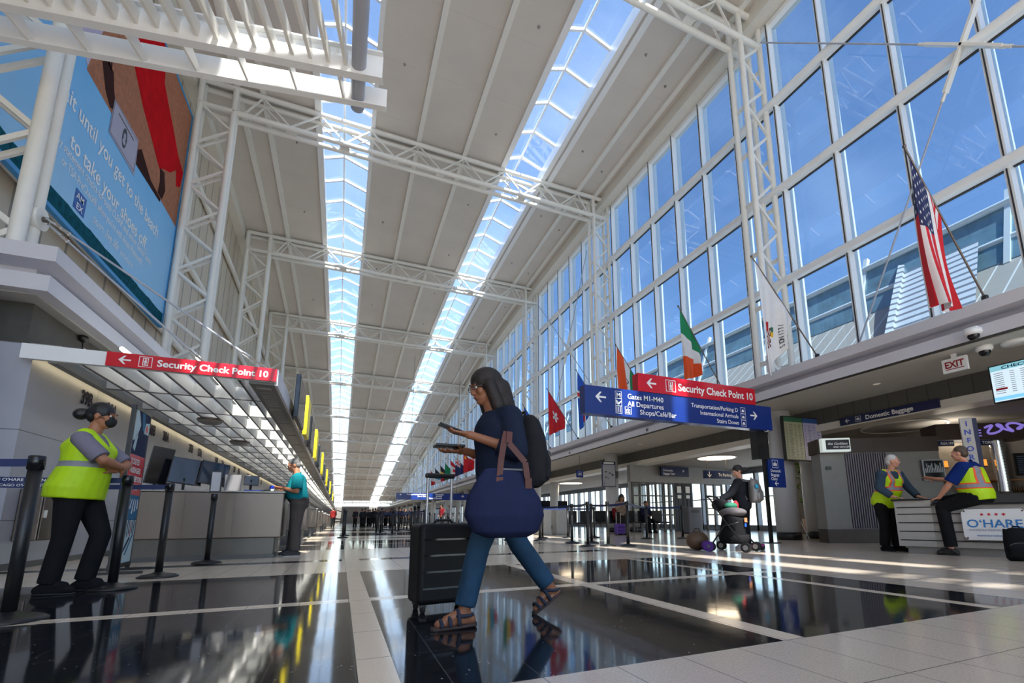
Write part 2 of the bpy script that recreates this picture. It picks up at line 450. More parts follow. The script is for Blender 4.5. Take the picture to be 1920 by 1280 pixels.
# ---- the glazed wall on the right, one window per bay
SILL = 4.22
def hz(y, f): return SILL+(zc(y)-.78-SILL)*f
bays = [Y0]+TY+[Y1]
wn = 3
for a, b in zip(bays[:-1], bays[1:]):
    fr = MB(); pn = MB(); n = max(2, round((b-a)/1.525)); ys = [a-.29+(b-a)*i/n for i in range(n+1)]
    for y in ys[:-1]:
        top = zc(y)-.6
        fr.box(11.02, y-.045, SILL-.1, 11.20, y+.045, top); fr.box(11.20, y-.05, SILL-.1, 11.42, y+.05, top)
        fr.box(11.00, y-.010, SILL-.1, 11.021, y+.010, top, 1)
    for f in (.262, .512, .765):
        fr.tube((10.98, ys[0], hz(ys[0], f)), (10.98, ys[-1], hz(ys[-1], f)), .10, n=14)
        fr.bar((11.14, ys[0], hz(ys[0], f)-.03), (11.14, ys[-1], hz(ys[-1], f)-.03), .2, .06); fr.bar((11.19, ys[0], hz(ys[0], f)-.07), (11.19, ys[-1], hz(ys[-1], f)-.07), .06, .025, mi=1)
        for y in ys[:-1]: fr.cbox((11.04, y, hz(y, f)-.11), (.10, .06, .05))
    fr.bar((11.2, ys[0], zc(ys[0])-.62), (11.2, ys[-1], zc(ys[-1])-.62), .3, .16)
    for p, q in zip(ys[:-1], ys[1:]):
        for g, h in ((0, .262), (.262, .512), (.512, .765), (.765, 1.02)):
            pn.add([(11.22, p+.05, hz(p, g)), (11.22, q-.05, hz(q, g)), (11.22, q-.05, hz(q, h)), (11.22, p+.05, hz(p, h))], [(0, 1, 2, 3)])
    w_ = struct('window_%d' % wn, fr, [white2, blackink]); wn += 1; pn.build('pane', tinted, w_)

# ---- right fascia ledge, soffit, beam and low ceiling
def lip(mb, x, s):
    """double-lipped ledge section, s=+1 opens to +x"""
    P = [(x, 3.58), (x, 3.80), (x+s*.28, 3.86), (x+s*.28, 3.97), (x-s*.04, 3.99), (x-s*.04, 4.20), (x+s*1.9, 4.20), (x+s*1.9, 3.58)]
    return mb.ext(P, 0, 1)
mb = MB(); lip(mb, 9.75, 1); mb.v = [(p[0], Y0+(Y1-Y0)*p[1], p[2]) for p in mb.v]; struct('trim_1', mb, ledge_m)
mb = MB(); mb.box(9.752, Y0, 3.575, 9.95, Y1, 3.585); struct('trim_2', mb, mat('shadow_gap', (.05, .05, .045), .7))
soff = mat('soffit_plaster', (.55, .545, .51), .7)
mb = MB(); mb.box(9.9, Y0, 3.56, 12.02, Y1, 3.579); struct('ceiling_soffit', mb, soff)
mb = MB(); mb.box(12.0, Y0, 3.12, 12.5, Y1, 4.1); struct('beam_concrete', mb, ribbed('board_concrete', (.095, .092, .082), (.05, .048, .044), .42, .02))
mb = MB(); mb.box(11.94, Y0, 2.93, 12.55, Y1, 3.12); struct('trim_3', mb, whitewarm)
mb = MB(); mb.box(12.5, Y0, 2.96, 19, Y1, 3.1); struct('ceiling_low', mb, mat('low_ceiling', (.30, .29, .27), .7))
mb = MB(); mb.box(11.4, Y0, 4.12, 20, Y1, 4.19); struct('roof_low', mb, whitewarm)

# ---- left: upper wall, ledge, booth wall
mb = MB()
strip_w = ribbed('beige_wall_panels', (.62, .54, .43), (.30, .27, .23), .92, .10)
for a, b in zip(YS[:-1], YS[1:]):
    mb.add([(-6, a, 3.6), (-6, b, 3.6), (-6, b, zc(b)), (-6, a, zc(a)), (-6.3, a, 3.6), (-6.3, b, 3.6), (-6.3, b, zc(b)), (-6.3, a, zc(a))],
           [(0, 1, 2, 3), (7, 6, 5, 4), (0, 3, 7, 4), (1, 5, 6, 2), (3, 2, 6, 7), (0, 4, 5, 1)])
struct('wall_left', mb, strip_w)
for z in (13.4, 10.1, 6.9):
    mb = MB()
    for a, b in zip(TY[2:-1], TY[3:]):
        f = (z-4.2)/12; mb.tube((-5.86, a, 4.2+(zc(a)-4.2)*f), (-5.86, b, 4.2+(zc(b)-4.2)*f), .11, n=12)
    struct('beam_girt', mb, white)
mb = MB(); P = [(0, 3.58), (0, 3.80), (.28, 3.84), (.28, 3.97), (-.04, 3.99), (-.04, 4.20), (1.9, 4.20), (1.9, 3.58)]; n_ = len(P)
v = [(-13, 7.8+d, z) for d, z in P]+[(-3.72-d, 7.8+d, z) for d, z in P]+[(-3.72-d, Y1, z) for d, z in P]
mb.add(v, [(r*n_+i, r*n_+(i+1) % n_, (r+1)*n_+(i+1) % n_, (r+1)*n_+i) for r in (0, 1) for i in range(n_)]+[tuple(range(n_))[::-1], tuple(range(2*n_, 3*n_))]); struct('trim_4', mb, ledge_m)
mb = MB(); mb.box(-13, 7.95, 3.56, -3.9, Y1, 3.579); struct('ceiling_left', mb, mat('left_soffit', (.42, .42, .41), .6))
mb = MB(); mb.box(-13, 8.3, 2.951, -4.06, 8.5, 3.58); mb.box(-4.2, 8.5, 2.951, -4.06, Y1, 3.58); struct('beam_left', mb, concrete)
def booth_mat():
    m, nt, b = newmat('booth_panels'); (x, y, z), vec = pos(nt)
    j = (z - .62).mod(1.16).lt(.012).mx((y - 8.1).mod(1.9).lt(.012)); n = noise(nt, vec, 1.2, 3)
    link_col(nt, b, mixc(nt, j * .8, mixc(nt, n, srgb(168, 170, 182), srgb(194, 196, 206)), (.1, .1, .1))); b.inputs['Roughness'].default_value = .3; b.inputs['Metallic'].default_value = .25
    return m
mb = MB(); mb.box(-4.1, 8.36, .08, -3.9, Y1, 2.95); mb.box(-13, 8.15, .08, -3.9, 8.36, 2.95); bw = struct('wall_booth', mb, booth_mat())
mb = MB(); mb.box(-4.08, 8.3, 0, -3.88, Y1, .08); mb.box(-13, 8.13, 0, -3.88, 8.3, .08); struct('baseboard_booth', mb, darkgrey)
mb = MB(); mb.box(-6.3, -20, 0, -6.0, 7.9, 3.7); struct('wall_left_low', mb, greyp)

# ---- far and back walls, outer wall
mb = MB(); mb.box(-7, Y1, 0, 19, Y1+.3, 3.5); fw = struct('wall_far', mb, mat('far_wall', (.20, .19, .18), .6))
mb = MB(); mb.box(-7, Y1, 3.5, 19, Y1+.2, 3.7); [mb.box(-7+1.5*k, Y1, 3.7, -6.9+1.5*k, Y1+.15, 5.2) for k in range(18)]
w_ = struct('window_%d' % wn, mb, white2); wn += 1; pn = MB(); pn.add([(-7, Y1+.1, 3.7), (19, Y1+.1, 3.7), (19, Y1+.1, 5.2), (-7, Y1+.1, 5.2)], [(0, 1, 2, 3)]); pn.build('pane', glass, w_)
mb = MB(); mb.box(-6.4, Y0-.3, 15.2, 19, Y0, 17)  # unseen rear end, made glazed to add daylight from behind the camera
for k in range(13): mb.box(-6.2+1.45*k, Y0-.2, 0, -6.08+1.45*k, Y0, 15.3)
for z in (3.8, 7.4, 11.2): mb.box(-6.3, Y0-.15, z, 18, Y0-.02, z+.14)
w_ = struct('window_%d' % wn, mb, white2); wn += 1; pn = MB(); pn.add([(-6.2, Y0-.1, 0), (18, Y0-.1, 0), (18, Y0-.1, 15.2), (-6.2, Y0-.1, 15.2)], [(0, 1, 2, 3)]); pn.build('pane', glass, w_)
mb = MB()
mb.box(17.9, Y0, 2.7, 18.2, Y1, 3.0); mb.box(17.9, Y0, 0, 18.2, Y1, .25)
y = Y0
while y < Y1:
    mb.box(17.9, y, 0, 18.15, y+.12, 2.8); mb.box(17.95, y+.9, 0, 18.05, y+.95, 2.8); y += 1.83
mb.box(17.96, Y0, 1.55, 18.04, Y1, 1.6)
w_ = struct('window_%d' % wn, mb, mat('window_grey', srgb(128, 138, 150), .4)); pn = MB(); pn.add([(18.0, Y0, .2), (18.0, Y1, .2), (18.0, Y1, 2.75), (18.0, Y0, 2.75)], [(0, 1, 2, 3)]); pn.build('pane', glass, w_); wn += 1

# ---- round pillars: a pair under every truss on the right, one at the left corner
pil = mat('pillar_paint', srgb(214, 215, 218), .3, var=.03)
def pillar(x, y, r, h):
    mb = MB(); mb.lathe([(r, .2), (r, h)], (x, y, 0), 28); o = struct('round_pillar', mb, pil)
    mb = MB(); mb.lathe([(r+.015, 0), (r+.015, .2)], (x, y, 0), 28); mb.build('plinth', black, o); return o
for k, y in enumerate(TY[1:]):
    pillar(11.32, y+.85, .30, 3.57); pillar(12.62, y+.95, .30, 3.1)
pillar(-4.62, 7.30, .42, 3.57)

# ---- ground outside and the sunlit roofs seen through the glass
mb = MB(); mb.add([(19, -250, -.15), (420, -250, -.15), (420, 320, -.15), (19, 320, -.15)], [(0, 1, 2, 3)]); mb.add([(-200, -250, -.15), (19, -250, -.15), (19, -22, -.15), (-200, -22, -.15)], [(0, 1, 2, 3)])
struct('ground_outside', mb, mat('pale_concrete_apron', (.62, .61, .58), .8))
metal_roof = ribbed('standing_seam_roof', srgb(176, 166, 156), srgb(225, 222, 218), .62, .05, 1, .5)
corr = ribbed('corrugated_roof', srgb(214, 216, 222), srgb(120, 122, 130), .30, .10, 2, .5)
b_ = thing('terminal_roof', 'sunlit metal and glass roof of the neighbouring building seen through the lower panes', 'roof', (14, 6, 4.2))
def rel(mb): return mb.xf(Mx.Translation((-14, -6, -4.2)))
mb = MB(); mb.add([(14.0, -14, 4.3), (18.6, -14, 8.5), (18.6, 60, 8.5), (14.0, 60, 4.3), (18.6, -14, 4.2), (18.6, 60, 4.2), (14.0, -14, 4.2), (14.0, 60, 4.2)], [(0, 1, 2, 3), (4, 5, 2, 1), (6, 4, 1, 0), (7, 3, 2, 5)]); rel(mb).build('seam_roof', metal_roof, b_)
mb = MB(); mb.add([(18.5, -14, 8.45), (19.3, -14, 10.6), (19.3, 60, 10.6), (18.5, 60, 8.45)], [(0, 1, 2, 3)]); rel(mb).build('glazing', mat('teal_glazing', srgb(138, 168, 180), .15, .2, var=.45, vscale=1.2), b_)
for x, z in ((18.85, 9.3), (19.25, 10.7)):
    mb = MB(); mb.tube((x, -14, z), (x, 60, z), .11); rel(mb).build('roof_tube', white2, b_)
for j in range(14):
    y = -12+j*4.6; mb = MB(); mb.bar((18.45, y, 8.3), (19.5, y, 11.2), .16, .16); rel(mb).build('strut', white2, b_)
mb = MB(); mb.add([(14.6, 6.0, 4.9), (19.8, 7.4, 10.6), (19.8, 9.8, 10.6), (14.6, 8.2, 4.9)], [(0, 1, 2, 3)]); mb.bar((14.6, 8.2, 4.95), (19.8, 9.8, 10.7), .2, .25); rel(mb).build('corrugated_slope', corr, b_)
# ================================================================== OBJECTS: upper hall
XP, YP, ZP = (1, 0, 0), (0, 1, 0), (0, 0, 1)
XN, YN = (-1, 0, 0), (0, -1, 0)
def at(mb, x, y, z): return mb.xf(Mx.Translation((-x, -y, -z)))

# ---- billboard hanging on the left columns
def billboard():
    t = thing('billboard', 'huge sky blue advertising billboard with beach photo hung behind the white columns', 'billboard', (-5.7, 12.8, 6.68))
    x0, ya, yb, zb, zt = -5.62, 8.1, 17.6, 6.68, 14.36
    def sky():
        m, nt, b = newmat('billboard_sky'); (x, y, z), vec = pos(nt); n = noise(nt, vec, .35, 4)*.5 + z*-.09 + .45
        link_col(nt, b, mixc(nt, n.mx(0).mn(1), srgb(78, 172, 238), srgb(180, 218, 242))); b.inputs['Roughness'].default_value = .7; b.inputs['Specular IOR Level'].default_value = .1; return m
    sand = mat('printed_sand', srgb(176, 118, 92), .8, var=.3, vscale=9, spec=.1)
    redc = mat('printed_red_cloth', srgb(200, 6, 22), .8, var=.25, vscale=3, spec=.08)
    skin = mat('printed_dark_skin', srgb(58, 32, 30), .8, spec=.08)
    card = mat('printed_silver_card', srgb(172, 168, 190), .5, var=.12, vscale=2)
    sea = mat('printed_sea', srgb(8, 84, 100), .8, var=.8, vscale=9, spec=.1)
    lilac = mat('printed_lilac', srgb(190, 180, 206), .6)
    amex = mat('printed_blue_square', srgb(22, 92, 174), .5)
    mb = MB(); mb.box(x0-.06, ya, zb, x0, yb, zt); at(mb, -5.7, 12.8, 6.68).build('panel', sky(), t)
    fr = MB()
    for a, b in (((ya, zb), (yb, zb)), ((ya, zt), (yb, zt)), ((ya, zb), (ya, zt)), ((yb, zb), (yb, zt))): fr.bar((x0-.03, a[0], a[1]), (x0-.03, b[0], b[1]), .10, .09)
    at(fr, -5.7, 12.8, 6.68).build('frame', mat('billboard_edge', srgb(60, 150, 210), .5), t)
    O = V((x0+5.7, 0-12.8, 0-6.68))
    def lay(off): return Plane(O, YP, ZP, off)
    p = lay(.003); n = 40; up = [(ya+(yb-ya)*i/n, 7.08+.012*sin(i*1.3)+.008*sin(i*2.9)) for i in range(n+1)]
    p.poly([(ya, zb), (yb, zb)]+up[::-1]); p.build('printed_sea', sea, t)
    p = lay(.003); p.poly([(11.63, 10.14), (yb-.03, 10.14), (yb-.03, zt-.04), (12.3, zt-.04), (12.1, 12.2), (11.8, 11.2)]); p.build('printed_beach', sand, t)
    p = lay(.005); p.poly([(11.0, 11.0), (11.63, 10.2), (11.85, 11.2), (12.15, 12.2), (12.3, zt-.04), (11.4, zt-.04)]); p.build('printed_horizon', lilac, t)
    p = lay(.007); p.poly([(12.9, zt-.05), (13.46, 12.09), (14.2, 11.6), (15.0, 11.25), (15.3, 11.1), (15.49, 11.0), (15.75, 10.9), (16.0, 11.1), (16.5, 11.35), (16.9, 11.75), (17.1, 11.3), (17.4, 11.5), (17.5, 12.1), (16.9, 12.3), (16.3, 12.7), (15.6, 13.1), (15.2, 13.35), (15.0, zt-.05)]); p.build('printed_red_cloth', redc, t)
    p = lay(.009)
    p.poly([(12.1, 10.85), (12.3, 11.1), (12.6, 11.05), (12.75, 10.7), (13.0, 10.35), (12.7, 10.2), (12.4, 10.4)])
    for k in range(4): p.poly([(12.13+.1*k, 11.0), (12.2+.1*k, 11.0), (12.19+.1*k, 11.24-.03*abs(k-1.5)), (12.12+.1*k, 11.24-.03*abs(k-1.5))])
    p.poly([(14.1, 10.2), (14.5, 10.55), (15.3, 10.2), (16.1, 10.16), (16.1, 10.05), (14.2, 9.95)])
    p.poly([(15.75, 10.95), (16.1, 11.05), (16.35, 10.6), (16.2, 10.2), (15.85, 10.2), (15.9, 10.6)]); p.build('printed_figure', skin, t)
    p = lay(.011); p.poly([(12.83, 9.65), (14.33, 9.61), (14.27, 10.61), (12.84, 10.57)]); c = p.build('printed_card', [card], t)
    p = lay(.013); p.ring(12.86, 9.68, 14.27, 10.56, .018); p.disc(13.55, 10.08, .13, ry=.27); p.rect(13.1, 10.38, 14.0, 10.42); p.build('card_print', blackink, c)
    p = lay(.014); p.disc(13.55, 10.12, .06, ry=.10); p.disc(13.55, 9.98, .085, ry=.07); p.build('card_portrait', card, c)
    p = lay(.006)
    p.text('Wait until you get to the beach', 10.62, 8.97, .50, fit=5.68); p.text('to take your shoes off.', 11.56, 8.22, .50, fit=4.15)
    p.text('Enjoy statement credits for both CLEAR and either Global Entry', 10.9, 7.99, .26, fit=5.25, bold=.004); p.text('or TSA PreCheck\u00ae when you\u2019re with Amex Platinum\u00ae.', 11.42, 7.70, .26, fit=4.2, bold=.004)
    p.text('DON\u2019T', 12.85, 7.32, .2, sx=.8, bold=.004); p.text('live life', 13.45, 7.32, .34, shear=.3, sx=.75, bold=0); p.text('WITHOUT IT', 14.3, 7.32, .17, sx=.8, bold=.004)
    p.build('printed_text', paper, t)
    p = lay(.006); p.rect(12.05, 7.16, 12.5, 7.61); p.text('AM', 12.09, 7.41, .2, 1, .004, sx=1.1); p.text('EX', 12.14, 7.20, .2, 1, .004, sx=1.1); p.build('printed_logo', [amex, paper], t)
billboard()

# ---- louvred frame hanging at the upper left, with its pipe
def louvre():
    t = thing('louvre_frame', 'white steel louvre frame with deep fins hanging in the upper left', 'louvre frame', (.13, 6.25, 7.0), radians(-10.4))
    L = 5.6
    mb = MB(); mb.box(-L, 0, 0, 0, .02, .36); mb.box(-L, 0, -.02, 0, .12, .004); mb.box(-L, -.07, .34, 0, 0, .365); mb.build('inner_plate', white2, t)
    mb = MB(); mb.box(-L, .56, 0, 0, .58, .36); mb.box(-L, .50, -.015, 0, .60, .002); mb.build('outer_plate', white2, t)
    for k in range(8):
        x = -.62-.66*k; mb = MB(); mb.ext([(-.02, .30), (.12, -.01), (.57, -.005), (.57, .10)], x-.015, x+.015, 'x'); mb.build('bracket', white, t)
    for k in range(22):
        x = -.5-.235*k; mb = MB(); mb.box(x-.022, -2.4, .06, x+.022, .02, .26); mb.build('fin', white, t)
    mb = MB(); mb.box(-L, -2.42, .05, 0, -2.38, .40); mb.build('rear_plate', white2, t)
    p = thing('hanging_pipe', 'thick white horizontal pipe passing through the end of the louvre frame', 'pipe', (-.19, 7.1, 7.12))
    mb = MB(); mb.lathe([(.0, 0), (.07, 0), (.098, .015), (.10, .05), (.10, 3.2)], n=24, caps=False); mb.xf(Mx.Rotation(radians(90), 4, 'X')); mb.build('barrel', greyp, p)
    mb = MB(); mb.tube((0, -1.2, .1), (0, -1.2, 9.0), .012); mb.build('hanger_rod', steel, p)
    mb = MB(); mb.tube((0, -2.6, .1), (0, -2.6, 9.0), .012); mb.build('hanger_rod', steel, p)
louvre()

# ---- tie rods
def rod(name, label, a, b, r=.016):
    t = thing(name, label, 'tie rod', a); b = V(b)-V(a)
    mb = MB(); mb.tube((0, 0, 0), b, r, n=8); mb.build('rod', greyp, t)
    for q, d in ((V((0, 0, 0)), b), (b, -b)):
        d = d.normalized(); mb = MB(); mb.bar(q-d*.02, q+d*.22, .06, .03); mb.tube(q+d*.2, q+d*.34, .026, n=8); mb.build('clevis', chrome, t)
    return t
rod('tie_rod', 'upper of two steel tie rods from the left column down to the red sign canopy', (-4.27, 8.66, 5.02), (-1.28, 8.12, 2.98))
rod('tie_rod', 'lower steel tie rod from the left column vanishing behind the red sign', (-4.27, 8.72, 4.96), (-2.0, 8.2, 2.92))
t = thing('column_hub', 'round white steel hub plate on the near left column above the ledge', 'hub', (-4.36, 8.68, 5.02)); mb = MB(); mb.tube((-.12, 0, 0), (.02, 0, 0), .17, n=24); mb.build('plate', white, t); mb = MB(); mb.tube((.02, 0, 0), (.08, 0, 0), .04, n=10); mb.build('pin', steel, t)
for nm, y, lab in (('near', 3.8, 'large X of white bracing rods crossing the near window bay above the flag'), ('far', 21.9, 'X of thin bracing rods crossing the window bay beyond the second column')):
    z = hz(y, .512); t = thing('cross_brace', lab, 'brace', (10.84, y, z))
    for e in ((4.45, 5.0), (-4.3, -4.9), (2.75, -5.4), (-2.75, 5.3)):
        e = V((0, e[0]*(1 if nm == 'near' else .9), e[1]*(1 if nm == 'near' else .85))); d = e.normalized()
        mb = MB(); mb.tube(d*.75, e, .02, n=8); mb.build('rod', greyp, t); mb = MB(); mb.bar((0, 0, 0), d*.85, .05, .14, (1, 0, 0)); mb.tube(d*.8, d*1.02, .035, n=8); mb.build('hub_arm', white, t)

# ---- sprinklers in the ceiling
mb = MB(); mb.lathe([(.05, 0), (.05, -.01), (.018, -.02), (.018, -.05), (.03, -.055), (.03, -.06)], n=12); sp = mb.build('sprinkler_head', mat('sprinkler_grey', (.30, .28, .26), .5))
tag(sp, 'small dark sprinkler head dotting the pale ceiling panels', 'sprinkler', 'ceiling sprinklers'); first = True
for x in (-2.7, 1.0, 4.8, 8.5, 9.85):
    for j in range(6):
        y = 9.8+j*4.6+(x % 1)*2; o = sp if first else dup(sp, (0, 0, 0)); first = False; o.location = (x, y, zc(y)-.001)

# ================================================================== left: canopy, signs, counters
def canopy():
    t = thing('check_in_canopy', 'long egg-crate louvre canopy over the check-in counters behind the red sign', 'canopy', (-2.5, 8, 2.7))
    def fin(mb): return at(mb, -2.5, 8, 2.7)
    mb = MB(); mb.box(-3.95, 7.98, 2.70, -1.05, 8.05, 2.90); fin(mb).build('front_panel', white2, t)
    mb = MB(); mb.box(-1.42, 8.05, 2.66, -1.08, 111, 2.70); fin(mb).build('edge_soffit', mat('edge_soffit_grey', (.17, .17, .165), .4), t)
    mb = MB(); mb.box(-1.08, 8.05, 2.66, -1.04, 111, 2.92); mb.box(-1.42, 8.05, 2.7, -1.40, 111, 2.92); fin(mb).build('edge_beam', ledge_m, t)
    gm = mat('edge_grille', (.30, .30, .29), .35, .6)
    for k in range(30):
        mb = MB(); y = 8.25+k*1.5
        for j in range(7): mb.box(-1.35, y+.02+j*.19, 2.645, -1.15, y+.17+j*.19, 2.662)
        fin(mb).build('grille', gm, t)
    lat = bpy.data.materials.new('lattice_blade'); lat.use_nodes = True; nt = lat.node_tree; nt.nodes.clear()
    o_, df, tr, ms = [nt.nodes.new(k) for k in ('ShaderNodeOutputMaterial', 'ShaderNodeBsdfDiffuse', 'ShaderNodeBsdfTranslucent', 'ShaderNodeMixShader')]
    df.inputs[0].default_value = tr.inputs[0].default_value = (.86, .86, .84, 1); ms.inputs[0].default_value = .45
    nt.links.new(df.outputs[0], ms.inputs[1]); nt.links.new(tr.outputs[0], ms.inputs[2]); nt.links.new(ms.outputs[0], o_.inputs[0]); mb = MB()
    for k in range(7):
        x = -3.36+.30*k; mb.box(x-.008, 8.05, 2.712, x+.008, 110, 2.93); mb.box(x-.014, 8.05, 2.70, x+.014, 110, 2.714, 1)
    for k in range(68):
        y = 9.46+1.5*k; mb.box(-3.62, y-.008, 2.712, -1.42, y+.008, 2.93); mb.box(-3.62, y-.014, 2.70, -1.42, y+.014, 2.714, 1)
    fin(mb).build('lattice', [lat, mat('lattice_edge', (.12, .12, .12), .5)], t)
    mb = MB(); mb.box(-3.70, 8.05, 2.68, -3.60, 110, 2.93); mb.box(-3.90, 8.05, 2.88, -3.70, 110, 2.93); fin(mb).build('wall_rail', mat('wall_rail_grey', (.3, .3, .28), .5), t)
    um = mat('white_lamp_tube', (.9, .9, .88), .3, emit=(1, .95, .86), estr=2.6)
    for k in range(30):
        for x in (-3.06, -2.16): mb = MB(); y = 8.3+k*2.6; mb.tube((x, y, 3.06), (x, y+2.2, 3.06), .03, n=8); fin(mb).build('lamp_tube', um, t)
    lm = mat('warm_lamp_tube', (.9, .84, .66), .3, emit=(1, .84, .52), estr=.55)
    for k in range(24):
        mb = MB(); y = 8.2+k*2.0; mb.tube((-3.78, y, 2.80), (-3.78, y+1.85, 2.80), .045, n=10); fin(mb).build('lamp_tube', lm, t)
canopy()
def dome(x, y, lab):
    t = thing('canopy_lamp', lab, 'ceiling lamp', (x, y, 2.7)); mb = MB(); mb.lathe([(0, -.10), (.12, -.095), (.20, -.06), (.225, -.015)], n=24, caps=False); mb.build('bowl', mat('lamp_bowl_grey', (.30, .30, .29), .35), t)
    mb = MB(); mb.lathe([(.235, -.02), (.235, .02), (.2, .03)], n=24); mb.build('rim', steel, t)
dome(-2.66, 11.63, 'nearer of two oval grey lamps under the egg-crate canopy'); dome(-2.64, 14.67, 'farther oval grey lamp under the egg-crate canopy')

def figure_icon(p, u, v, h, mi):
    p.ring(u-h/2, v-h/2, u+h/2, v+h/2, h*.05, mi); k = h*.8
    p.ring(u-k*.27, v-k*.46, u+k*.27, v+k*.46, k*.07, mi); p.disc(u, v+k*.24, k*.09, mi); p.rect(u-k*.12, v-k*.1, u+k*.12, v+k*.14, mi); p.rect(u-k*.1, v-k*.42, u-k*.02, v-k*.1, mi); p.rect(u+k*.02, v-k*.42, u+k*.1, v-k*.1, mi)
def bag_icon(p, u, v, h, mi):
    p.ring(u-h/2, v-h/2, u+h/2, v+h/2, h*.05, mi); k = h*.7
    p.rect(u-k*.42, v-k*.35, u-k*.16, v+k*.15, mi); p.rect(u-k*.12, v-k*.35, u+k*.14, v+k*.28, mi); p.rect(u+k*.18, v-k*.35, u+k*.42, v+k*.15, mi); p.ring(u-k*.1, v+k*.26, u+k*.12, v+k*.42, k*.05, mi)
def signbox(name, lab, cat, x0, x1, z0, z1, y, d, m, draw, rz=0):
    t = thing(name, lab, cat, ((x0+x1)/2, y, z0), rz); w = (x1-x0)/2
    mb = MB(); mb.box(-w, 0, 0, w, d, z1-z0); mb.build('sign_panel', m, t)
    p = Plane((-w, 0, 0), XP, ZP, .004); draw(p, 2*w, z1-z0); p.build('lettering', [paper, ink, red_sign, yellow], t); return t
def d1(p, w, h):
    p.arrow(.20, h/2, .12); figure_icon(p, .43, h/2, .15, 0); p.text('Security Check Point 10', .56, h*.26, .135, fit=1.36, bold=.025)
signbox('overhead_sign', 'red Security Check Point 10 sign on the front of the egg-crate canopy', 'sign', -3.08, -1.05, 2.70, 2.90, 7.95, .03, red_sign, d1)
# numbers on the booth wall
def number(s, y, lab):
    p = Plane((-3.895, y, 2.46), YP, ZP); p.text(s, 0, 0, .30, bold=.04, sx=.78, align='CENTER'); o = p.mb.build('counter_number', ink); tag(o, lab, 'number', 'counter numbers on the booth wall'); return o
nums = [('39B', 9.66), ('39A', 10.56), ('38B', 12.55), ('38A', 13.43), ('37B', 15.45), ('37A', 16.35), ('36B', 18.35), ('36A', 19.25), ('35B', 21.2), ('35A', 22.1), ('34B', 24.1), ('34A', 25), ('33B', 27), ('33A', 27.9)]
for s, y in nums: number(s, y, 'navy counter number %s on the wall behind the check-in counters' % s)
# shallow panel frame and steel cabinet on the booth wall
t = thing('steel_cabinet', 'brushed steel wall cabinet low on the booth wall behind the woman in yellow vest', 'cabinet', (-3.9, 8.66, .36)); mb = MB(); mb.box(0, -.24, 0, .24, .24, .68); bevel(mb.build('body', steel, t), .01)
mb = MB(); mb.box(.24, -.22, .02, .255, .22, .66); bevel(mb.build('door', steel, t), .004); mb = MB(); mb.box(.255, -.2, .3, .28, -.17, .4); mb.build('latch', chrome, t); mb = MB(); mb.box(.256, 0, .42, .259, .1, .56); mb.build('notice', paper, t)
t = thing('security_camera', 'small black dome camera on a cord under the left soffit', 'camera', (-4.0, 9.5, 3.55)); mb = MB(); mb.lathe([(.06, 0), (.06, -.04), (.04, -.09), (0, -.11)], n=14); mb.build('dome', black, t); mb = MB(); mb.path([(0, 0, -.1), (.01, .02, -.35), (-.01, .03, -.6)], .008); mb.build('cord', black, t)

# counters
def counter():
    t = thing('ticket_counter', 'brushed steel ticket counter nearest the camera with monitors on top', 'counter', (-1.9, 9.0, 0))
    mb = MB(); mb.box(-1.0, 0, .33, 1.0, .75, 1.06); bevel(mb.build('front_panel', steel, t), .015)
    for x in (-.36, .3): mb = MB(); mb.box(x-.002, -.003, .34, x+.002, .002, 1.05); mb.build('seam', darkgrey, t)
    mb = MB(); mb.box(-1.0, .05, .06, .9, .70, .33); mb.build('plinth', mat('steel_plinth', (.13, .12, .11), .45, 1), t); mb = MB(); mb.box(-1.0, .03, 0, .92, .72, .06); mb.build('kick_plate', darkgrey, t)
    mb = MB(); mb.box(-1.01, -.012, 1.06, 1.012, .77, 1.085); bevel(mb.build('top', mat('counter_top', (.30, .30, .29), .3, .6), t), .006); return t
ct = counter()
for k in range(8):
    dup(ct, (-1.9, 15.2+k*6.1, 0), 0, 'brushed steel ticket counter farther down the row of check-in counters', 'far ticket counters')
def monitor(loc, rz, w, h, tilt, lab, lean=0, stand=True):
    t = thing('monitor', lab, 'monitor', loc, rz); R = Mx.Translation((0, 0, .12 if stand else 0)) @ Mx.Rotation(lean, 4, 'Y') @ Mx.Rotation(tilt, 4, 'X')
    mb = MB(); mb.box(-w/2, -.02, 0, w/2, .02, h); mb.xf(R); bevel(mb.build('bezel', black, t), .006)
    mb = MB(); mb.box(-w/2+.015, -.024, .015, w/2-.015, -.019, h-.015); mb.xf(R); mb.build('display', screen, t)
    if stand: mb = MB(); mb.lathe([(.11, 0), (.11, .015), (.02, .03), (.02, .22)], n=16); mb.build('stand', black, t)
    return t
monitor((-2.42, 9.45, 1.085), .35, .46, .44, -.18, 'large tilted black monitor on the steel counter beside the poster', .12)
monitor((-2.05, 9.5, 1.085), .45, .42, .40, -.2, 'second tilted black monitor on the steel counter', .16)
monitor((-1.47, 9.45, 1.085), .1, .22, .17, -.1, 'small dark screen on the counter nearest the man in teal', .05)
monitor((-2.85, 9.6, 1.085), .5, .30, .62, 0, 'tall dark monitor partly hidden behind the poster stand', .12)
t = thing('desk_screen', 'grey privacy screen standing on the steel counter between monitors', 'screen', (-1.74, 9.5, 1.085)); mb = MB(); mb.box(-.12, -.01, 0, .12, .01, .3); mb.build('board', mat('screen_grey', (.16, .16, .17), .4), t); mb = MB(); mb.box(-.13, -.05, 0, .13, .05, .02); mb.build('foot', black, t)
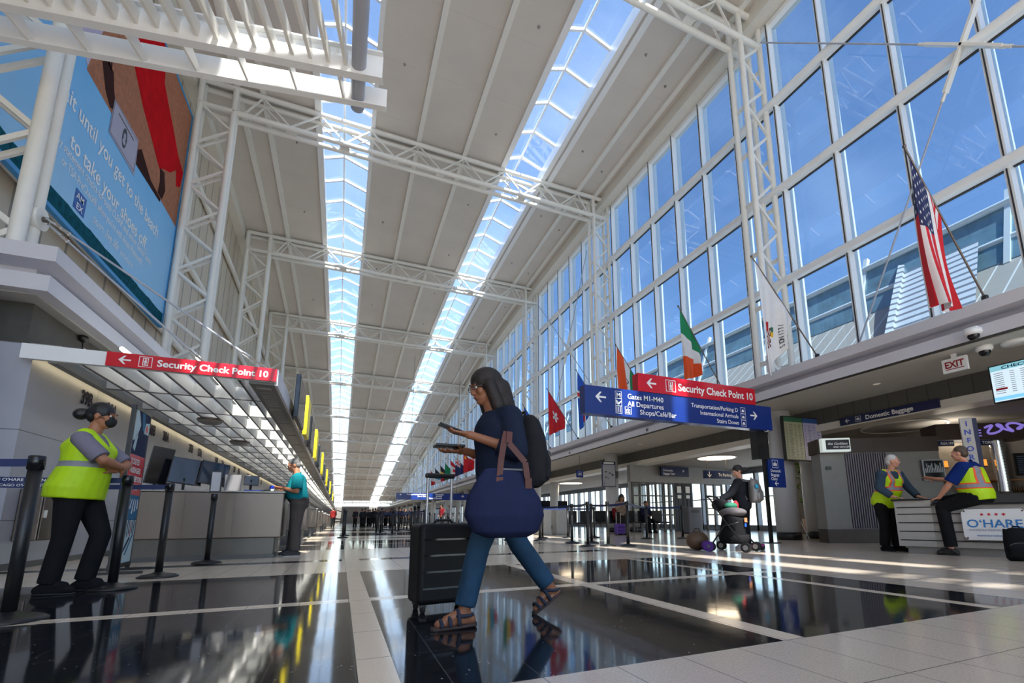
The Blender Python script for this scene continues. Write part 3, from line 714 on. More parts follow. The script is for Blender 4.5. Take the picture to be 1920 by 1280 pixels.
t = thing('bottle', 'small blue topped bottle on the counter corner beside the man in teal', 'bottle', (-1.12, 9.2, 1.085)); mb = MB(); mb.lathe([(.035, 0), (.038, .03), (.035, .05)], n=14); mb.build('body', paper, t); mb = MB(); mb.lathe([(.034, .05), (.036, .09), (.02, .11)], n=14); mb.build('cap', mat('blue_plastic', srgb(30, 60, 200), .3), t)
t = thing('tablet', 'black tablet lying on the counter in front of the man in teal', 'tablet', (-1.25, 9.15, 1.088)); mb = MB(); mb.box(-.13, -.08, 0, .13, .08, .012); mb.xf(Mx.Rotation(radians(-14), 4, 'Y')); mb.build('body', black, t)
t = thing('paper_tray', 'blue paper tray flat on the steel counter', 'tray', (-1.36, 9.3, 1.086)); mb = MB(); mb.box(-.16, -.1, 0, .12, .1, .03); mb.build('tray', blue_sign, t)
# hanging displays and yellow signs on the outer edge of the canopy
def hang(y, w, z0, z1, m, lab, cat, name, yellow_=False):
    t = thing(name, lab, cat, (-.93, y, z0)); mb = MB(); mb.box(-.04, -w/2, 0, .04, w/2, z1-z0); bevel(mb.build('housing', m, t), .01)
    mb = MB(); mb.box(.04, -w/2+.03, .03, .045, w/2-.03, z1-z0-.03); mb.build('face', yellow if yellow_ else screen, t); mb = MB(); mb.box(-.12, -.05, .1, -.03, .05, .3); mb.build('bracket', black, t)
gl = mat('display_back', (.25, .25, .26), .25)
ys = [10.6, 12.6, 14.6, 17.2, 20, 23, 26.5, 30.5, 35, 40, 46, 53, 61]
for i, y in enumerate(ys):
    d = i % 2
    if d == 0: hang(y, 1.5, 2.55, 3.4, blackgloss, 'dark display screen hung on the canopy edge, number %s from the red sign' % ('one two three four five six seven'.split()[i//2]), 'display', 'hanging_display')
    else: hang(y, .9, 2.6, 3.55, yellow, 'yellow sign hung on the canopy edge, number %s from the red sign' % ('one two three four five six seven'.split()[i//2]), 'sign', 'yellow_sign', True)

# ---- poster stand
def poster():
    t = thing('poster_stand', 'tall black framed poster stand reading ticketed passengers only beyond this point', 'poster stand', (-2.43, 7.42, 0), radians(3))
    h0, h1, w = .06, 2.02, .30
    mb = MB()
    for y in (-w, w): mb.box(-.02, y-.018, 0, .02, y+.018, h1)
    mb.box(-.03, -w, h1-.05, .03, w, h1); mb.box(-.03, -w, h0, .03, w, h0+.05); mb.build('frame', black, t)
    for y in (-w, w): mb = MB(); mb.box(-.26, y-.03, 0, .30, y+.03, .03); mb.build('foot', black, t)
    p = Plane((.022, -w+.025, 0), YP, ZP, .001); W = 2*w-.05
    navy = mat('poster_navy', srgb(44, 54, 84), .7, var=.15, spec=.1); skyb = mat('poster_blue', srgb(70, 122, 158), .7, var=.25, spec=.1); pale = mat('poster_pale', srgb(190, 212, 218), .7, var=.1, spec=.1); dk = mat('poster_figures', srgb(44, 60, 84), .7, spec=.1)
    p.rect(0, 1.42, W, 1.97, 0); p.rect(0, .93, W, 1.42, 1); p.rect(0, .62, W, .93, 2); p.rect(0, .11, W, .62, 3)
    p.poly([(0, 1.97), (.1, 1.97), (.22, 1.8), (.12, 1.62), (0, 1.58)], 3, .001); p.poly([(.36, 1.72), (W, 1.72), (W, 1.88), (.40, 1.86)], 3, .001)
    p.poly([(.04, 1.5), (.1, 1.68), (.17, 1.66), (.12, 1.46)], 3, .001); p.poly([(.22, 1.97), (.34, 1.97), (.40, 1.72), (.3, 1.76)], 2, .001); p.disc(.46, 1.79, .05, 1, .002)
    for i, s in enumerate(('TICKETED', 'PASSENGERS', 'ONLY BEYOND', 'THIS POINT')): p.text(s, .04, 1.305-i*.105, .095, 4, .002, sx=.74, bold=.02)
    for i in range(6): p.poly([(.05+.09*i, .7+.03*(i % 3)), (.09+.09*i, .7+.03*(i % 3)), (.17+.07*i, .88), (.15+.07*i, .88)], 4, .001)
    for i in range(9): p.rect(.04+i*.056, .42+.03*(i % 2), .065+i*.056, .60+.02*(i % 3), 1 if i == 6 else 5, .001)
    p.poly([(.1, .16), (.16, .16), (.42, .40), (.38, .42)], 5, .001); p.poly([(.28, .2), (.33, .2), (.5, .42), (.47, .44)], 2, .001)
    p.build('poster', [navy, red_sign, skyb, pale, paper, dk], t)
    mb = MB(); mb.box(-.02, -w+.02, h0, .02, w-.02, h1-.04); mb.build('backing', white, t)
poster()

# ---- belt stanchions
belt_m = mat('navy_belt', srgb(24, 42, 92), .6)
def stanchion(loc, lab, group=None, h=1.03, holder=False):
    t = thing('belt_stanchion', lab, 'stanchion', loc, 0, group)
    mb = MB(); mb.lathe([(.185, 0), (.185, .012), (.15, .03), (.06, .045), (.04, .06)], n=28); mb.build('base', black, t)
    mb = MB(); mb.lathe([(.036, .05), (.036, h-.09)], n=18); mb.build('post', black, t)
    mb = MB(); mb.lathe([(.043, h-.09), (.043, h-.005), (.038, h)], n=18); mb.build('head', blackgloss, t)
    if holder:
        mb = MB(); mb.box(-.07, -.012, h+.02, .07, .012, h+.34); mb.build('sign_frame', black, t); mb = MB(); mb.box(-.055, -.016, h+.04, .055, -.012, h+.32); mb.build('sign_sheet', mat('holder_sheet', (.5, .5, .53), .3), t)
    return t
def belt(a, b, z, lab, txt='', group=None, start=0, size=.034, h=.05):
    a, b = V((a[0], a[1], z)), V((b[0], b[1], z)); t = thing('queue_belt', lab, 'belt', a, 0, group); d = b-a; L = d.length
    n = V((d.y, -d.x, 0)).normalized()*.001; N = 8; mb = MB()
    pts = [d*(i/N)+V((0, 0, -.02*4*(i/N)*(1-i/N))) for i in range(N+1)]
    for s in (1, -1):
        mb.grid(lambda u, v: pts[round(u*N)]+n*s+V((0, 0, (v-.5)*h)), N, 1)
    mb.build('webbing', belt_m, t)
    if txt:
        x = d.normalized(); p = Plane(n*1.5+V((0, 0, -.028)), x, ZP, .002)
        if p.z.dot(-a) < 0: p = Plane(d-n*1.5+V((0, 0, -.028)), -x, ZP, .002)
        p.text(txt, start, 0, size, sx=1.1, bold=.015); p.build('lettering', paper, t)
    return t
s1 = stanchion((-1.85, 4.11, 0), 'black belt stanchion at the extreme left edge closest to the camera')
s2 = stanchion((-1.87, 5.62, 0), 'black belt stanchion the woman in yellow vest leans on')
s3 = stanchion((-1.80, 6.56, 0), 'black belt stanchion just right of the poster stand')
s4 = stanchion((-1.74, 8.33, 0), 'black belt stanchion with a small sign frame on top before the steel counter', h=1.0, holder=True)
belt((-3.6, 4.15), (-1.85, 4.11), .985, 'navy belt running left from the nearest stanchion', 'INTERNATIONAL AIRPORT', None, .95, .034)
belt((-3.9, 6.3), (-1.80, 6.56), .985, 'navy airport belt ending at the stanchion beside the poster', "CHICAGO O'HARE INTERNATIONAL AIRPORT", None, .72, .034)
belt((-3.5, 5.50), (-1.87, 5.62), .985, 'navy airport belt passing behind the woman in yellow vest', "CHICAGO O'HARE INTERNATIONAL AIRPORT", None, .62, .034)
# right queue
Q = [(5.22, 12.49), (5.35, 10.7), (5.80, 10.5), (5.04, 9.3), (5.45, 9.12), (5.86, 8.95), (8.36, 11.75), (9.4, 11.4), (6.73, 13.75), (5.9, 13.9), (7.5, 13.4), (4.6, 13.3)]
st = stanchion((Q[0][0], Q[0][1], 0), 'black belt stanchion in the queue lanes before the round pillars', 'queue stanchions at centre right', .98)
for q in Q[1:]: dup(st, (q[0], q[1], 0))
for a, b in ((0, 1), (1, 3), (2, 5), (6, 7), (8, 9), (8, 10), (9, 11), (5, 6)):
    belt(Q[a], Q[b], .93, 'navy belt strung between queue stanchions before the pillars', '', 'queue belts at centre right')
FQ = [(.09, 18.1), (.17, 20.5), (1.95, 14.1), (1.93, 20.1), (1.6, 21.9), (1.5, 22.9), (1.87, 12.8), (3.0, 19), (3.2, 24)]+[(2+.8*(k % 6), 26+1.5*(k//6)) for k in range(24)]
fst = None
for q in FQ:
    if fst is None: fst = stanchion((q[0], q[1], 0), 'distant black belt stanchion in the middle of the hall', 'distant stanchions down the hall', 1.0)
    else: dup(fst, (q[0], q[1], 0))
for a, b in ((3, 4), (4, 5), (7, 3), (8, 7), (9, 10), (10, 11), (11, 12), (15, 16), (16, 17), (21, 22), (22, 23)):
    belt(FQ[a], FQ[b], .93, 'distant navy belt between stanchions down the hall', '', 'distant belts down the hall')

# ================================================================== right: signs
def d_blue(p, w, h):
    k = w/5.21
    p.arrow(.37*k, h*.62, .22)
    for i, (s, u) in enumerate((('Gates M1-M40', 1.02), ('All Departures', 1.02), ('Shops/Caf\u00e9/Bar', 1.32))):
        v = h*(.76-.27*i); p.text(s, u*k, v-.055, .155, bold=.008)
        p.ring(.72*k, v-.075, .72*k+.16, v+.085, .008); 
        if i == 0: p.text('M', .72*k+.08, v-.05, .14, bold=.02, align='CENTER')
        if i == 1: p.poly([(.73*k, v+.05), (.76*k, v+.05), (.80*k, v), (.87*k, v+.05), (.87*k, v+.02), (.80*k, v-.05), (.74*k, v-.03)])
        if i == 2:
            for j in (0, .045, .09): p.rect(.745*k+j, v-.05, .76*k+j, v+.06)
            p.ring(.95*k, v-.075, .95*k+.16, v+.085, .008); p.ring(.98*k, v-.05, .98*k+.1, v+.03, .015); p.rect(1.02*k, v-.05, 1.035*k, v+.06)
    for i, s in enumerate(('Transportation/Parking D', 'International Arrivals', 'Stairs Down')):
        v = h*(.70-.26*i); p.text(s, 4.12*k, v-.045, .135, bold=.008, align='RIGHT'); p.ring(4.2*k, v-.07, 4.2*k+.15, v+.08, .008); p.poly([(4.23*k, v-.03), (4.32*k, v-.03), (4.3*k, v+.03), (4.25*k, v+.03)])
    p.arrow(4.62*k, h*.55, .20, flip=True)
ds = signbox('directional_sign', 'wide blue overhead sign listing Gates M1-M40 and International Arrivals', 'sign', 4.36, 9.57, 2.70, 3.29, 8.05, .22, blue_sign, d_blue)
def d_red(p, w, h): p.arrow(.34, h/2, .22); figure_icon(p, .86, h/2, .27, 0); p.text('Security Check Point 10', 1.06, h*.28, .24, bold=.025, fit=2.25)
signbox('overhead_sign', 'red Security Check Point 10 sign mounted on top of the blue directional sign', 'sign', 5.66, 9.06, 3.29, 3.69, 8.03, .22, red_sign, d_red)
t = thing('sign_post', 'slim black post carrying the blue directional sign beside the round pillars', 'post', (9.5, 8.32, 0)); mb = MB(); mb.box(-.035, -.035, .012, .035, .035, 2.70); mb.build('upright', black, t); mb = MB(); mb.lathe([(.22, 0), (.22, .012)], n=24); mb.build('base', black, t); mb = MB(); mb.box(-.3, -.12, 2.0, .06, .1, 2.69); mb.build('housing', black, t)
def d_small(p, w, h): bag_icon(p, w*.42, h*.80, .2, 0); [p.text(s, .06, h*.52-i*.1, .1, bold=.015, sx=.9) for i, s in enumerate(('Domestic', 'Baggage', 'Claim'))]; p.arrow(w*.42, h*.13, .12)
signbox('small_sign', 'small blue Domestic Baggage Claim sign on the black post by the pillar', 'sign', 9.54, 10.1, 1.33, 2.05, 8.25, .05, blue_sign, d_small)
# Domestic Baggage on the beam
t = thing('baggage_sign', 'navy Domestic Baggage sign along the pale beam band on the right', 'sign', (11.92, 6.78, 2.96)); mb = MB(); mb.box(-.02, -1.13, 0, .02, 1.13, .20); mb.build('sign_panel', navy_sign, t)
p = Plane((-.02, 1.13, 0), YN, ZP, .003); p.arrow(.2, .10, .1); bag_icon(p, .48, .1, .14, 0); p.text('Domestic Baggage', .66, .05, .15, bold=.025, sx=.98); p.build('lettering', paper, t)
# far overhead signs
def rods(t, xs, z0, z1, y=.1):
    for x in xs: mb = MB(); mb.tube((x, y, z0), (x, y, z1), .014, n=8); mb.build('hanger_rod', steel, t)
def d_far(p, w, h): p.arrow(.35, h*.75, .14); [p.text(s, .8+.9*i, h*(.7-.28*i), .17, bold=.02) for i, s in enumerate(('Transportation/Parking', 'Stairs Down', 'Gates K-L'))]; [p.text(s, 3.2, h*(.7-.28*i), .17, bold=.02) for i, s in enumerate(('Domestic', 'Arrivals', 'Baggage'))]; p.arrow(w-.5, h*.6, .2, flip=True)
rods(signbox('directional_sign', 'distant blue overhead sign spanning the hall below the row of flags', 'sign', 4.0, 10.0, 2.25, 2.8, 40, .2, blue_sign, d_far), (-2, 2), .5, zc(40)-2.25)
def d_door(p, w, h): p.text('Domestic', .1, h*.5, .14); p.text('Baggage Claim', .1, h*.15, .14, sx=.8); p.arrow(w-.3, h*.6, .12)
rods(signbox('door_sign', 'blue hanging sign above the glass exit doors', 'sign', 13.1, 14.65, 2.48, 2.91, 17.1, .08, navy_sign, d_door), (-.5, .5), .4, .48, .04)
def d_door2(p, w, h): p.arrow(.25, h*.5, .2, rot=pi/2); p.text('To Parking', .7, h*.35, .16)
rods(signbox('door_sign', 'navy hanging sign with a down arrow near the woman with grey backpack', 'sign', 12.75, 14.1, 2.1, 2.42, 14, .08, navy_sign, d_door2), (-.5, .5), .3, .86, .04)
t = thing('pictogram_sign', 'little blue pictogram sign hung on a rod before the white pillar', 'sign', (10.1, 19.3, 2.5)); mb = MB(); mb.box(-.17, -.02, 0, .17, .02, .33); mb.build('sign_panel', blue_sign, t); mb = MB(); mb.tube((0, 0, .33), (0, 0, 1.07), .012); mb.build('rod', steel, t); p = Plane((-.17, -.02, 0), XP, ZP); bag_icon(p, .17, .17, .2, 0); p.build('lettering', paper, t)
# EXIT sign
t = thing('exit_sign', 'white EXIT sign with red letters hung under the right soffit', 'exit sign', (10.2, 4.5, 3.22)); mb = MB(); mb.box(-.03, -.19, 0, .03, .19, .26); mb.build('housing', white2, t); mb = MB(); mb.box(-.02, -.04, .26, .02, .04, .36); mb.build('mount', white2, t)
p = Plane((-.03, .19, 0), YN, ZP, .003); p.text('EXIT', .19, .085, .17, align='CENTER', bold=.03, sx=.85); p.rect(.05, .05, .33, .065); p.build('lettering', mat('exit_red', srgb(150, 22, 34), .5), t)
def dome_cam(loc, lab, s=1):
    t = thing('dome_camera', lab, 'camera', loc); mb = MB(); mb.lathe([(.12*s, 0), (.125*s, -.06*s), (.10*s, -.10*s)], n=20); mb.build('housing', white2, t); mb = MB(); mb.lathe([(.085*s, -.10*s), (.08*s, -.14*s), (.05*s, -.18*s), (0, -.19*s)], n=20, caps=False); mb.build('lens_dome', blackgloss, t)
dome_cam((9.62, 3.93, 3.72), 'white dome camera fixed to the ledge face above the EXIT sign'); dome_cam((10.22, 4.06, 3.565), 'white dome camera under the soffit just behind the ledge')
mb = MB(); mb.box(9.56, 3.85, 3.72, 9.76, 4.01, 3.75); tag(mb.build('camera_bracket', white2), 'white bracket holding the dome camera on the ledge face', 'bracket')
t = thing('ceiling_speaker', 'flat white round speaker on the soffit near the cameras', 'speaker', (10.44, 3.72, 3.56)); mb = MB(); mb.lathe([(.20, 0), (.19, -.05), (.15, -.06)], n=24); mb.build('shell', white2, t)
# check-in display
t = thing('flight_display', 'pale blue CHECK-IN display hung at the right edge', 'display', (10.5, 3.55, 2.58)); mb = MB(); mb.box(0, -.62, -.02, .08, .62, .66); mb.build('bezel', black, t)
p = Plane((0, .60, 0), YN, ZP, .003); sk = mat('display_pale', srgb(196, 214, 226), .3, emit=srgb(196, 214, 226), estr=.35); bl = mat('display_blue', srgb(120, 190, 235), .3, emit=srgb(120, 190, 235), estr=.35); bd = mat('display_head', srgb(130, 190, 205), .3, emit=srgb(130, 190, 205), estr=.3)
p.rect(0, 0, 1.2, .64, 0); p.rect(0, .55, 1.2, .64, 1, .001); p.rect(0, .02, 1.2, .08, 2, .001); p.text('CHECK-IN', .16, .565, .075, 3, .002, sx=1.5, bold=.02)
for i in range(11):
    v = .50-i*.036
    for j, u in enumerate((.04, .26, .4, .62, .8, 1.0)): p.rect(u, v, u+.06+.07*((i*3+j) % 3 == 0)+.05*(j == 2), v+.008, 4 if (i == 8 and j == 0) else 3, .002)
p.rect(.04, .2, .2, .235, 4, .002); p.build('display', [sk, bd, bl, ink, red_sign], t)
# departures boards on the pillar
t = thing('departures_board', 'pair of tall dim flight information screens on the round pillar', 'display', (11.45, 8.66, 2.1), radians(-4)); mb = MB(); mb.box(-.68, 0, 0, .68, .1, 1.22); bevel(mb.build('housing', black, t), .01); mb = MB(); mb.box(-.1, .1, .4, .1, .22, .8); mb.build('bracket', black, t)
for s, m_, hd in ((-1, mat('board_olive', srgb(92, 92, 74), .3, emit=srgb(92, 92, 74), estr=.25, var=.15), mat('board_green', srgb(60, 110, 84), .3)), (1, mat('board_purple', srgb(96, 92, 110), .3, emit=srgb(96, 92, 110), estr=.25, var=.15), mat('board_blue', srgb(60, 96, 160), .3))):
    p = Plane((-.66 if s < 0 else .01, 0, .03), XP, ZP, .003); p.rect(0, 0, .65, 1.16, 0); p.rect(0, 1.03, .65, 1.16, 1, .001)
    for i in range(22):
        for u, w in ((.05, .06), (.17, .13), (.36, .07), (.5, .1)): p.rect(u, .05+i*.043, u+w*(.6+.4*((i*7+int(u*100)) % 3)/2), .06+i*.043, 2, .001)
    p.build('display', [m_, hd, blackink], t)
# info board on the farther pillar
t = thing('map_board', 'tall silver map board on the farther round pillar', 'board', (10.75, 17.75, 1.98), radians(-6)); mb = MB(); mb.box(-.33, 0, 0, .33, .08, 1.12); bevel(mb.build('frame', navy_sign, t), .01); mb = MB(); mb.box(.3, .08, .4, .5, .5, .7); mb.build('bracket', darkgrey, t); p = Plane((-.30, 0, .03), XP, ZP, .003); p.rect(0, 0, .60, .95, 0); p.rect(.05, .98, .55, 1.06, 1)
for u, v, w, h in ((.1, .6, .1, .06), (.28, .55, .12, .05), (.42, .45, .1, .1), (.12, .35, .06, .08), (.22, .33, .08, .04), (.06, .08, .05, .05)): p.rect(u, v, u+w, v+h, 2, .001)
p.build('map_print', [mat('map_silver', srgb(176, 178, 186), .35, .2), paper, darkgrey], t)
# little icons on the fascia
for y in (9.0, 13.4, 19.6, 25.5):
    t = thing('ledge_speaker', 'small dark square speaker plate on the right ledge face', 'plate', (9.748, y, 3.69), 0, 'small plates on the ledge'); mb = MB(); mb.box(-.02, -.07, -.06, 0, .07, .06); mb.build('plate', greyp, t); mb = MB(); mb.box(-.026, -.05, -.045, -.02, .05, .045); mb.build('mesh_cover', darkgrey, t)

# ---- fill light added in the cafe without a fixture, then the soffit downlights
def lamp(loc, e, col=(1, .88, .72), r=.4):
    l = bpy.data.lights.new('cafe_fill_light', 'POINT'); l.energy = e; l.color = col; l.shadow_soft_size = r
    o = bpy.data.objects.new('cafe_fill_light', l); COL.objects.link(o); o.location = loc
for q, e in (((13.9, 6.3, 2.6), 16),): lamp(q, e)
for y in (2.6, 6.3, 11.5, 15.5):
    t = thing('downlight', 'small recessed round downlight in the right soffit', 'ceiling lamp', (10.9, y, 3.56), 0, 'downlights in the right soffit'); mb = MB(); mb.lathe([(.09, -.012), (.075, -.012), (.07, -.003)], n=20, caps=False); mb.build('rim', white, t); mb = MB(); mb.lathe([(.07, -.004), (.07, -.002)], n=20); mb.build('lens', mat('downlight_lens', (.6, .58, .5), .3, emit=(1, .9, .75), estr=.1), t)
# ---- low ceiling discs
def disc_lamp(x, y, r, lit, lab):
    t = thing('disc_lamp', lab, 'ceiling lamp', (x, y, 2.96)); m_ = mat('disc_lit', (.9, .78, .6), .4, emit=(1, .80, .55), estr=2.4) if lit else mat('disc_unlit', (.40, .39, .37), .5)
    mb = MB(); mb.lathe([(r*.94, -.02), (r*.94, -.001)], n=40); mb.build('diffuser', m_, t)
    mb = MB(); mb.lathe([(r*.94, -.03), (r, -.03), (r, -.001), (r*.94, -.001)], n=40, caps=False); mb.build('rim', white, t)
disc_lamp(13.5, 14.1, .75, 1, 'glowing round ceiling lamp above the woman with grey backpack'); disc_lamp(13.5, 7.3, .95, 0, 'large unlit round ceiling recess above the white haired man'); disc_lamp(13.96, 28, .8, 1, 'distant glowing round ceiling lamp beyond the pillars')

# ================================================================== right: kiosk, desk, shop
G1, GD = V((10.52, 7.58, 0)), V((.856, -.517, 0)); KR = atan2(GD.y, GD.x)
def kiosk():
    t = thing('kiosk_wall', 'grey kiosk wall with a slatted panel behind the white haired man', 'kiosk', G1, KR)
    mb = MB(); mb.box(0, 0, .32, 2.62, .5, 2.12); mb.build('wall_panel', mat('kiosk_grey', (.26, .255, .245), .6, var=.1), t)
    mb = MB(); mb.box(-.01, -.01, 0, 2.63, .5, .32); mb.build('plinth', brown, t)
    mb = MB(); mb.box(-.05, -.05, 2.12, 2.6, .5, 2.46); mb.box(2.6, -.05, 2.36, 4.6, .5, 2.74); mb.build('header_beam', brown, t)
    lm = mat('slat_light', srgb(126, 118, 128), .5); 
    for k in range(17): mb = MB(); mb.box(.56+k*.052, -.03, .34, .585+k*.052, 0, 2.1); mb.build('slat', lm, t)
    mb = MB(); mb.box(.55, -.008, .34, 1.46, 0, 2.1); mb.build('slat_backing', blackink, t)
    mb = MB(); mb.box(.10, -.03, 1.72, .22, 0, 1.8); mb.build('fire_strobe', black, t)
    mb = MB(); mb.box(2.62, 0, 0, 4.6, .5, 1.12); mb.build('bar_counter', mat('bar_grey', (.13, .13, .13), .5), t)
    mb = MB(); mb.box(2.62, .9, 1.1, 4.6, 1.0, 2.5); mb.build('back_shelf', mat('bar_back', (.30, .26, .2), .6, var=.3), t)
    mb = MB(); mb.box(2.62, .35, 1.42, 4.6, .9, 1.45); mb.build('shelf', wood, t)
    mb = MB(); mb.box(2.62, -.04, 2.22, 2.95, 0, 2.35); mb.box(3.2, -.04, 2.22, 4.0, 0, 2.35); mb.build('lettered_band', navy_sign, t)
    p = Plane((0, -.05, 0), XP, ZP, .004); p.text('ALIA.1895', 2.64, 2.25, .085, 0, .02, fit=.30, bold=.01); p.text('TORINO', 3.52, 2.25, .085, 0, .02, bold=.02); p.build('lettering', paper, t)
    pm = mat('violet_neon', srgb(128, 112, 196), .4, emit=srgb(128, 112, 196), estr=.3); p = Plane((0, -.05, 0), XP, ZP, .01); p.text('E', 3.44, 2.43, .22, bold=.02); e = p.build('sign_letter', pm, t)
    mb = MB(); pts = []
    for i in range(70):
        a = i/69; u = 3.62+.86*a+.10*sin(a*26); v = 2.56+.11*sin(a*19+.6)*(1-.35*a)+.10*a; pts.append((u, -.08, v))
    mb.path(pts, .026, 8); mb.build('script_sign', pm, t)
    t2 = thing('bar_chart_screen', 'wall screen showing pale vertical bars behind the men in vests', 'screen', G1+GD*2.2+V((0, 0, 1.42)), KR+radians(-6)); mb = MB(); mb.box(-.01, -.09, 0, .42, -.05, .48); mb.build('frame', greyp, t2); p = Plane((.0, -.09, 0), XP, ZP); p.rect(.012, .02, .40, .46, 0)
    for i in range(11): p.rect(.03+i*.033, .18, .05+i*.033, .28+.12*abs(sin(i*1.9)), 1, .001)
    p.build('display', [screen, mat('bar_pale', srgb(170, 176, 184), .4)], t2)
    t2 = thing('shop_lightbox', 'small lit grocer sign box at the end of the kiosk header', 'sign', G1+V((-.08, -.05, 2.15)), KR); mb = MB(); mb.box(.0, -.20, -.03, .62, -.05, .29); mb.build('box', mat('lightbox_edge', (.7, .75, .72), .4, emit=(.8, .9, .85), estr=.15), t2); p = Plane((0, -.20, 0), XP, ZP); p.rect(.08, .02, .60, .25, 0); p.text('the Goddess', .12, .13, .085, 1, .002, shear=.3); p.text('AND GROCER', .24, .06, .055, 1, .002, bold=.02); p.build('face', [blackink, paper], t2)
    for i, (u, z, lab) in enumerate(((2.70, 1.72, 'small amber wall lamp left of the sitting man'), (3.52, 1.74, 'small amber wall lamp behind the INFORMATION pillar'), (3.92, 1.66, 'small amber wall lamp beside the ribbed column'))):
        t3 = thing('wall_lamp', lab, 'lamp', G1+GD*u+V((0, 0, z)), KR); mb = MB(); mb.lathe([(.07, 0), (.065, .15)], n=14); mb.build('shade', mat('amber_shade', srgb(210, 140, 60), .5, emit=srgb(230, 140, 50), estr=.5), t3); mb = MB(); mb.lathe([(.072, -.015), (.072, 0)], n=14); mb.build('ring', black, t3)
    t3 = thing('ribbed_column', 'silver ribbed duct column inside the cafe at the right edge', 'column', G1+GD*3.86+V((0, 0, 1.12)), KR); mb = MB(); mb.lathe([(.12+(.018 if k % 2 else 0), k*.035) for k in range(36)], n=20); mb.build('duct', chrome, t3)
    t3 = thing('menu_board', 'dark menu board with faint lines inside the cafe', 'board', G1+GD*4.16+V((0, 0, 1.5)), KR); mb = MB(); mb.box(0, -.02, 0, .5, .02, .52); mb.build('board', screen, t3); p = Plane((0, -.02, 0), XP, ZP); [p.rect(.05, .08+i*.045, .3+.12*(i % 3), .09+i*.045) for i in range(9)]; p.build('lettering', mat('chalk_blue', srgb(90, 110, 150), .6), t3)
    bt = None
    for k in range(12):
        q = G1+GD*(3.98+k*.05)+V((.517*.3, .856*.3, 1.12))
        if bt is None:
            bt = thing('bottle', 'small dark bottle standing on the cafe bar by the ribbed column', 'bottle', q, 0, 'bottles on the cafe bar'); mb = MB(); mb.lathe([(.02, 0), (.02, .12), (.008, .15), (.008, .19)], n=10); mb.build('glass_body', mat('amber_glass', (.09, .05, .015), .2), bt)
        else: dup(bt, q)
kiosk()
t = thing('information_pillar', 'white vertical pillar sign with blue letters spelling INFORMATION', 'pillar sign', (10.5, 4.62, 0), radians(-58)); mb = MB(); mb.box(-.085, 0, 0, .085, .10, 2.40); mb.build('front', mat('pillar_white', (.55, .53, .50), .5, var=.12), t); mb = MB(); mb.box(.085, 0, 0, .15, .10, 2.38); mb.build('side', navy_sign, t)
p = Plane((0, 0, 0), XP, ZP, .003); [p.text(c, 0, 2.24-i*.155, .13, align='CENTER', bold=.02) for i, c in enumerate('INFORMATION')]; p.build('lettering', mat('letter_blue', srgb(40, 72, 190), .4), t)

DK = atan2(-.970, .244)
def desk():
    t = thing('information_desk', 'pale slatted information desk with an airport logo board on its front', 'desk', (8.62, 4.97, 0), DK)   # local +x runs along the front towards the camera side, local +y away from the hall
    pan = mat('desk_panel', (.40, .39, .37), .5, var=.08)
    mb = MB(); mb.box(0, 0, .12, .5, .62, .86); mb.build('tall_block', pan, t)
    mb = MB(); mb.box(-.03, -.03, .86, .42, .66, .89); mb.build('tall_top', black, t)
    mb = MB(); mb.box(.5, .02, .12, 2.4, .62, .77); mb.build('low_block', pan, t); mb = MB(); mb.box(.5, -.03, .77, 2.4, .66, .80); mb.build('low_top', black, t)
    mb = MB(); mb.box(.1, .06, 0, 2.3, .58, .12); mb.build('plinth', mat('desk_plinth', (.25, .245, .235), .5), t)
    for z in (.22, .36, .50, .64, .75): mb = MB(); mb.box(.03, -.004, z-.008, 2.4 if z < .7 else .5, .024, z+.008); mb.build('groove', black, t)
    s = thing('logo_board', 'white O\u2019HARE International Airport board fixed to the desk front', 'board', V((8.62, 4.97, 0))+V((.244, -.970, 0))*.86+V((-.970, -.244, 0))*.02, DK)
    mb = MB(); c = .05; P = [(c, 0), (.72-c, 0), (.72, c), (.72, .46-c), (.72-c, .46), (c, .46), (0, .46-c), (0, c)]; mb.ext(P, -.015, 0, 'y'); mb.xf(Mx.Translation((0, 0, .245))); mb.build('board', white2, s)
    p = Plane((0, -.015, .245), XP, ZP, .003); bl = mat('logo_blue', srgb(50, 130, 200), .4); p.text('O\u2018HARE', .36, .19, .165, 0, align='CENTER', bold=.012, sx=1.06); p.text('INTERNATIONAL AIRPORT', .36, .135, .042, 1, align='CENTER', sx=1.13); p.text('WWW.FLYCHICAGO.COM', .36, .055, .032, 0, align='CENTER', bold=.02, sx=1.1)
    for i in range(4):
        u = .24+.08*i; p.poly([(u+.028*cos(pi/2+k*pi/6)*(1 if k % 2 == 0 else .42), .38+.028*sin(pi/2+k*pi/6)*(1 if k % 2 == 0 else .42)) for k in range(12)], 2)
    for u, v in ((.04, .03), (.68, .43), (.68, .03), (.04, .43)): p.disc(u, v, .012, 3)
    p.build('print', [bl, mat('logo_grey', srgb(150, 160, 180), .5), red_sign, steel], s)
desk()

